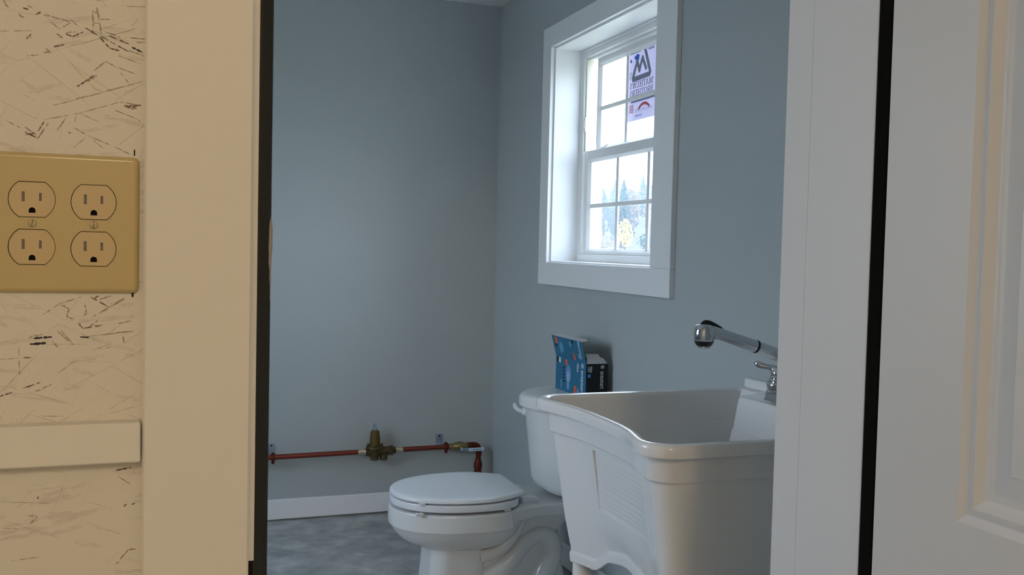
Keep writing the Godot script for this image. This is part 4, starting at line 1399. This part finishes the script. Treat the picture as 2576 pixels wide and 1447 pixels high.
	chip(pt.call(0.135, 0.10), near, down, Vector3(-1, 0, 0), 0.018, 0.018, white, "white_print", fr)
	lettering("1600 lumens", sans, 0.006, pt.call(0.20, 0.80), down, near, white, fr, 0.030)
	# print on the flap
	var fp := func(u: float, v: float) -> Vector3: return hinge + fu * fh * (1.0 - v) + Vector3(0, 0, L / 2.0 - u * L) + Vector3(-1, -0.27, 0).normalized() * 0.0006
	var fo := Vector3(-1, -0.27, 0).normalized()
	lettering("ecosmart", sans, 0.0125, fp.call(0.885, 0.50), -fu, near, white, fl, 0.050)
	lettering("LED", sans, 0.010, fp.call(0.825, 0.72), -fu, near, white, fl, 0.018)
	logo_e(fp.call(0.89, 0.10), -fu, near, fo, 0.007, white, fl)
	lettering("100w", sans, 0.009, fp.call(0.60, 0.24), -fu, near, white, fl, 0.020)
	chip(fp.call(0.13, 0.22), near, -fu, fo, 0.022, 0.022, orange, "orange_print", fl)
	chip(fp.call(0.10, 0.46), near, -fu, fo, 0.018, 0.009, navy, "navy_print", fl)
	chip(fp.call(0.69, 0.10), near, -fu, fo, 0.015, 0.010, M.ink, "ink_print", fl)
	chip(fp.call(0.66, 0.80), near, -fu, fo, 0.014, 0.026, orange, "orange_print", fl)
	# print on the black end
	var sp := func(u: float, v: float) -> Vector3: return Vector3(x0 + u * (x1 - x0), y1 - v * H, zn - 0.0001)
	lettering("ecosmart", sans, 0.0140, sp.call(0.745, 0.47), down, Vector3.RIGHT, white, sd, 0.058)
	logo_e(sp.call(0.755, 0.10), down, Vector3.RIGHT, Vector3(0, 0, -1), 0.0065, white, sd)
	lettering("100w", sans, 0.0075, sp.call(0.23, 0.155), down, Vector3.RIGHT, white, sd, 0.022)
	lettering("LED", sans, 0.0065, sp.call(0.12, 0.155), down, Vector3.RIGHT, white, sd, 0.018)
	chip(sp.call(0.15, 0.345), Vector3.RIGHT, down, Vector3(0, 0, -1), 0.010, 0.012, sky, "blue_print", sd)
	chip(sp.call(0.20, 0.90), Vector3.RIGHT, down, Vector3(0, 0, -1), 0.012, 0.008, orange, "orange_print", sd)

func chip(c: Vector3, u: Vector3, v: Vector3, o: Vector3, w: float, h: float, m: Material, called: String, parent: Node) -> void:
	var b := mb()
	b.obox(frame(c, u.normalized(), v.normalized(), o.normalized()), Vector3(w / 2.0, h / 2.0, 0.00015))
	part(b, called, m, parent, 0.0)

func logo_e(c: Vector3, down: Vector3, up: Vector3, o: Vector3, r: float, m: Material, parent: Node) -> void:
	# round letter-e mark with a bar through it
	var b := mb()
	var poly := PackedVector2Array()
	for i in 21:
		var a := deg_to_rad(lerpf(38, 322, i / 20.0))
		poly.append(Vector2(cos(a), sin(a)) * r)
	for i in 21:
		var a := deg_to_rad(lerpf(318, 42, i / 20.0))
		poly.append(Vector2(cos(a), sin(a)) * r * 0.58)
	b.prism(poly, frame(c, down.normalized(), up.normalized(), o.normalized()), 0.0002)
	b.obox(frame(c + down.normalized() * r * 0.2, down.normalized(), up.normalized(), o.normalized()), Vector3(r * 0.62, r * 0.17, 0.0002))
	part(b, "logo", m, parent, 0.0)

# ---------------------------------------------------------------- copper water line on the back wall
func make_pipes() -> void:
	var z := 4.03
	var P := func(x: float, y: float) -> Vector3: return Vector3(x, y, z)
	var Y := func(x: float) -> float: return lerpf(0.2862, 0.2925, (x - 0.4) / 0.75)
	var t := thing("water_line", "copper water pipe with brass pressure regulator along the back wall", "pipe", Vector3(0.84, 0.288, z))
	var b := mb()
	b.tube([P.call(-0.6, Y.call(-0.6)), P.call(0.769, Y.call(0.769))], [0.0111, 0.0111], 18)
	part(b, "pipe", M.copper, t, 50.0)
	b = mb()
	b.tube([P.call(0.965, Y.call(0.965)), P.call(1.185, Y.call(1.185))], [0.0111, 0.0111], 18)
	part(b, "pipe", M.copper, t, 50.0)
	# soldered adapters and union nuts
	b = mb()
	b.lathe([Vector2(0.0118, 0), Vector2(0.0128, 0.003), Vector2(0.0128, 0.010), Vector2(0.0118, 0.013), Vector2(0.0118, 0.026), Vector2(0.0135, 0.029), Vector2(0.0135, 0.040)], P.call(0.768, Y.call(0.768)), Vector3.RIGHT, 18)
	part(b, "adapter", M.solder, t, 40.0)
	b = mb()
	b.lathe([Vector2(0.0135, 0), Vector2(0.0135, 0.008), Vector2(0.0116, 0.012), Vector2(0.0116, 0.020), Vector2(0.0130, 0.024), Vector2(0.0130, 0.030), Vector2(0.0118, 0.033)], P.call(0.934, Y.call(0.934)), Vector3.RIGHT, 18)
	part(b, "adapter", M.solder, t, 40.0)
	b = mb()
	b.hexnut(P.call(0.800, Y.call(0.800)), Vector3.RIGHT, 0.0185, 0.016)
	part(b, "union_nut", M.bronze, t, 20.0)
	b = mb()
	b.hexnut(P.call(0.903, Y.call(0.903)), Vector3.RIGHT, 0.0235, 0.020)
	b.hexnut(P.call(0.922, Y.call(0.922)), Vector3.RIGHT, 0.0160, 0.013)
	part(b, "union_nut", M.bronze, t, 20.0)
	# regulator: body with two bottom caps, flange, tall bell, adjusting screw
	b = mb()
	b.tube([P.call(0.812, 0.2885), P.call(0.85, 0.289), P.call(0.906, 0.291)], [0.0175, 0.0205, 0.0165], 20)
	b.lathe([Vector2(0.012, -0.039), Vector2(0.0175, -0.037), Vector2(0.0185, -0.02), Vector2(0.024, -0.004), Vector2(0.026, 0.010), Vector2(0.030, 0.014)], P.call(0.842, 0.289), Vector3.UP, 20)
	b.lathe([Vector2(0.011, -0.040), Vector2(0.0160, -0.038), Vector2(0.0165, -0.018), Vector2(0.014, 0.0)], P.call(0.8815, 0.289), Vector3.UP, 6)
	var reg := part(b, "pressure_regulator", M.bronze, t, 40.0, null, "brass pressure regulator with a tall bell")
	b = mb()
	b.lathe([Vector2(0.030, 0.3010), Vector2(0.0385, 0.3025), Vector2(0.0390, 0.3085), Vector2(0.0370, 0.3130), Vector2(0.030, 0.3145)], Vector3(0.842, 0, z), Vector3.UP, 28)
	for i in 6:
		var a := TAU * (i + 0.3) / 6.0
		b.hexnut(Vector3(0.842 + cos(a) * 0.0345, 0.3115, z + sin(a) * 0.0345), Vector3.UP, 0.0055, 0.008)
	part(b, "flange", M.bronze, reg, 30.0)
	b = mb()
	b.lathe([Vector2(0.0245, 0.312), Vector2(0.0238, 0.318), Vector2(0.0195, 0.372), Vector2(0.0185, 0.3765), Vector2(0.0150, 0.3815), Vector2(0.0115, 0.384), Vector2(0.0, 0.385)], Vector3(0.842, 0, z), Vector3.UP, 28)
	part(b, "bell_housing", M.bell, reg, 40.0)
	b = mb()
	b.hexnut(Vector3(0.842, 0.3835, z), Vector3.UP, 0.0105, 0.004)
	b.hexnut(Vector3(0.842, 0.3870, z), Vector3.UP, 0.0080, 0.0075)
	b.lathe([Vector2(0.0042, 0.39), Vector2(0.0036, 0.405), Vector2(0.0028, 0.408), Vector2(0.0, 0.4085)], Vector3(0.842, 0, z), Vector3.UP, 12)
	b.hexnut(Vector3(0.842, 0.4070, z), Vector3.UP, 0.0075, 0.0048)
	part(b, "adjusting_screw", M.zinc, reg, 30.0)
	# ball valve
	b = mb()
	b.lathe([Vector2(0.0125, 0.0), Vector2(0.0145, 0.003), Vector2(0.0145, 0.012), Vector2(0.0128, 0.014), Vector2(0.0150, 0.018), Vector2(0.0150, 0.024), Vector2(0.0175, 0.028), Vector2(0.0205, 0.042), Vector2(0.0210, 0.056), Vector2(0.0175, 0.068), Vector2(0.0150, 0.072), Vector2(0.0150, 0.082), Vector2(0.0125, 0.086)], P.call(1.180, Y.call(1.180)), Vector3(1, 0.0083, 0), 20)
	b.lathe([Vector2(0.010, 0.0), Vector2(0.010, 0.024), Vector2(0.0065, 0.026), Vector2(0.0065, 0.034)], P.call(1.234, 0.2915), Vector3(0, -0.25, -1).normalized(), 16)
	var bv := part(b, "ball_valve", M.brass, t, 40.0, null, "brass ball valve with a pale lever")
	b = mb()
	var q0 := Vector3(1.222, 0.2835, z - 0.0345)
	b.box(1.222, 1.270, 0.2770, 0.2905, z - 0.0365, z - 0.0340, 0.0008)
	b.hexnut(Vector3(1.234, 0.2840, z - 0.033), Vector3(0, 0, -1), 0.0085, 0.006)
	part(b, "lever_arm", M.zinc, bv, 20.0)
	b = mb()
	b.box(1.262, 1.336, 0.2735, 0.2895, z - 0.0385, z - 0.0325, 0.0025)
	var lv := part(b, "lever_grip", M.handle, bv, 30.0, null, "pale blue-white lever grip")
	b = mb()
	var rr := RandomNumberGenerator.new()
	rr.seed = 3
	for i in 9: # worn blue printing, not legible
		b.box(1.281 + i * 0.0046, 1.2842 + i * 0.0046, 0.2785 + rr.randf() * 0.002, 0.2845 + rr.randf() * 0.0015, z - 0.0387, z - 0.0384)
	part(b, "faded_print", M.blueprint, lv, 0.0)
	# elbow, drop and coupling down to the floor
	b = mb()
	var el := curve([P.call(1.262, 0.2945), P.call(1.295, 0.2950), P.call(1.313, 0.2890), P.call(1.3200, 0.272), P.call(1.3205, 0.245)], 18)
	b.tube(el, lerp_list([0.0128, 0.0130, 0.0135, 0.0135, 0.0130], 18), 18)
	part(b, "elbow", M.copper_dark, t, 50.0)
	b = mb()
	b.tube([P.call(1.3203, 0.252), P.call(1.3190, 0.0)], [0.0111, 0.0111], 18)
	part(b, "drop_pipe", M.copper_dark, t, 50.0)
	b = mb()
	b.lathe([Vector2(0.0125, 0.062), Vector2(0.0130, 0.055), Vector2(0.0170, 0.043), Vector2(0.0190, 0.036), Vector2(0.0190, 0.018), Vector2(0.0170, 0.016), Vector2(0.0165, 0.0)], P.call(1.3190, 0.172), Vector3.UP, 20)
	part(b, "coupling", M.copper_dark, t, 40.0)
	b = mb()
	b.lathe([Vector2(0.0165, 0.0), Vector2(0.0185, 0.002), Vector2(0.0185, 0.022), Vector2(0.0165, 0.024)], P.call(1.3190, 0.150), Vector3.UP, 20)
	b.lathe([Vector2(0.0165, 0.0), Vector2(0.0165, 0.06), Vector2(0.0180, 0.062), Vector2(0.0180, 0.078)], P.call(1.3190, 0.072), Vector3.UP, 20)
	part(b, "valve_body", M.bronze, t, 40.0)
	# wall clamps that hold the pipe
	for k in 2:
		var cx := 0.4070 if k == 0 else 1.1660
		var c := thing("pipe_clamp", ["pipe clamp with galvanized plate at the doorway end of the copper pipe", "pipe clamp with galvanized plate next to the ball valve"][k], "clamp", Vector3(cx, Y.call(cx), z), "pipe clamps on the copper line")
		b = mb()
		b.lathe([Vector2(0.0112, -0.008), Vector2(0.0165, -0.0075), Vector2(0.0178, -0.005), Vector2(0.0178, 0.005), Vector2(0.0165, 0.0075), Vector2(0.0112, 0.008)], P.call(cx, Y.call(cx)), Vector3.RIGHT, 20, true)
		b.box(cx - 0.006, cx + 0.006, Y.call(cx) - 0.028, Y.call(cx) - 0.014, z - 0.006, z + 0.006, 0.002)
		b.box(cx - 0.006, cx + 0.006, Y.call(cx) + 0.014, Y.call(cx) + 0.021, z - 0.006, z + 0.006, 0.002)
		b.box(cx - 0.005, cx + 0.005, Y.call(cx) - 0.006, Y.call(cx) + 0.006, z + 0.0165, BACK_Z, 0.001)
		part(b, "ring", M.copper_dark, c, 35.0)
		b = mb()
		var px := cx - 0.019 if k == 1 else cx - 0.003
		b.box(px - 0.016, px + 0.016, Y.call(cx) + 0.006, Y.call(cx) + 0.050, BACK_Z - 0.003, BACK_Z, 0.0008)
		b.box(px - 0.004, px + 0.016, Y.call(cx) + 0.006, Y.call(cx) + 0.012, BACK_Z - 0.034, BACK_Z - 0.003, 0.0008)
		var pl := part(b, "plate", M.zinc, c, 20.0)
		b = mb()
		b.lathe([Vector2(0.0, 0.0), Vector2(0.0042, 0.0), Vector2(0.0042, 0.0018), Vector2(0.003, 0.0026), Vector2(0.0, 0.0028)], Vector3(px + 0.001, Y.call(cx) + 0.041, BACK_Z - 0.003), Vector3(0, 0, -1), 14)
		part(b, "screw", M.ink, pl, 35.0)

# ---------------------------------------------------------------- outlet
func face_shape(r: float, clip: float) -> PackedVector2Array:
	var out := PackedVector2Array()
	var a0 := asin(clip / r)
	for s in 2:
		for i in 17:
			var a := lerpf(-a0, a0, i / 16.0) + (PI if s else 0.0)
			out.append(Vector2(cos(a), sin(a)) * r)
	return out

func csg_poly(p: PackedVector2Array, depth: float, z_front: float, at: Vector2, m: Material, op := CSGShape3D.OPERATION_UNION, origin := Vector3.ZERO) -> CSGPolygon3D:
	var c := CSGPolygon3D.new()
	c.polygon = p
	c.depth = depth
	c.operation = op
	c.material = m
	# extrudes from local z 0 towards -z: away from the viewer
	c.position = Vector3(at.x - origin.x, at.y - origin.y, -(z_front - origin.z))
	return c

func make_outlet() -> void:
	var zf := 0.8550
	var t := thing("wall_outlet", "almond double outlet plate with four sockets on the strand board", "outlet", Vector3(-0.085, 1.202, OSB_Z))
	var o := base_of(t)
	var centres := [Vector2(-0.1080, 1.2213), Vector2(-0.0617, 1.2207), Vector2(-0.1080, 1.1825), Vector2(-0.0617, 1.1818)]
	# plate: bevelled slab minus four openings
	var b := mb()
	var rings := []
	for q in [[0.0, OSB_Z], [0.0, zf + 0.0034], [0.0003, zf + 0.0024], [0.0009, zf + 0.0014], [0.0018, zf + 0.0006], [0.0029, zf + 0.00012], [0.0038, zf], [0.0041, zf]]:
		var r := PackedVector3Array()
		for p in rrect(0.0, -0.1435 + q[0], -0.0266 - q[0], 1.20235, 0.05715 - q[0], 0.0045 - q[0] * 0.5, 4):
			r.append(Vector3(p.x, p.z, q[1]))
		rings.append(r)
	b.loft(rings)
	var plate := CSGMesh3D.new()
	plate.mesh = b.mesh(o, 25.0)
	plate.material = M.almond
	plate.name = "faceplate"
	t.add_child(plate, true)
	for c in centres:
		var h := csg_poly(face_shape(0.01755, 0.01465), 0.02, zf - 0.004, c, M.almond, CSGShape3D.OPERATION_SUBTRACTION, o)
		h.name = "opening"
		plate.add_child(h, true)
	# dark box behind
	b = mb()
	b.box(-0.136, -0.034, 1.152, 1.252, OSB_Z - 0.0026, OSB_Z + 0.0005)
	part(b, "outlet_box", M.hole, t, 0.0)
	for i in 4:
		var c: Vector2 = centres[i]
		var dz: float = [0.0009, 0.0001, 0.0011, 0.0003][i]
		var face := csg_poly(face_shape(0.0170, 0.0141), 0.004, zf + dz, c, M.receptacle, CSGShape3D.OPERATION_UNION, o)
		face.name = "socket"
		# sockets seated a little askew, as the left pair is
		face.rotation.y = [0.035, -0.008, 0.035, 0.012][i]
		t.add_child(face, true)
		var gp := PackedVector2Array()
		for k in 13:
			var a := PI * k / 12.0
			gp.append(Vector2(cos(a) * 0.0025, sin(a) * 0.0025 - 0.0001))
		gp.append(Vector2(-0.0025, -0.0021)); gp.append(Vector2(0.0025, -0.0021))
		var hole := csg_poly(gp, 0.0036, -0.0, Vector2(0.0001, -0.0088), M.hole, CSGShape3D.OPERATION_SUBTRACTION)
		hole.position.z = 0.0002
		hole.name = "ground_hole"
		face.add_child(hole, true)
		for s in [[-0.0064, 0.0040, 0.0011], [0.0062, 0.0033, 0.0010]]:
			var sl := csg_poly(PackedVector2Array([Vector2(-s[2], -s[1]), Vector2(s[2], -s[1]), Vector2(s[2], s[1]), Vector2(-s[2], s[1])]), 0.0012, 0.0, Vector2(s[0], 0.0022), M.shutter, CSGShape3D.OPERATION_SUBTRACTION)
			sl.position.z = 0.0002
			sl.name = "slot"
			face.add_child(sl, true)
	for i in 2:
		var c := Vector2([-0.1077, -0.0617][i], 1.2018)
		b = mb()
		b.lathe([Vector2(0.0, -0.001), Vector2(0.0033, -0.001), Vector2(0.0033, 0.0006), Vector2(0.0026, 0.0011), Vector2(0.0, 0.0013)], Vector3(c.x, c.y, zf), Vector3(0, 0, -1), 24)
		var sc := part(b, "screw", M.screw, t, 30.0)
		b = mb()
		var tilt: float = [-0.22, -0.02][i]
		b.obox(Transform3D(Basis(Vector3.BACK, tilt), Vector3(c.x, c.y, zf - 0.0013)), Vector3(0.00045, 0.0031, 0.00025))
		part(b, "slot", M.shutter, sc, 0.0)
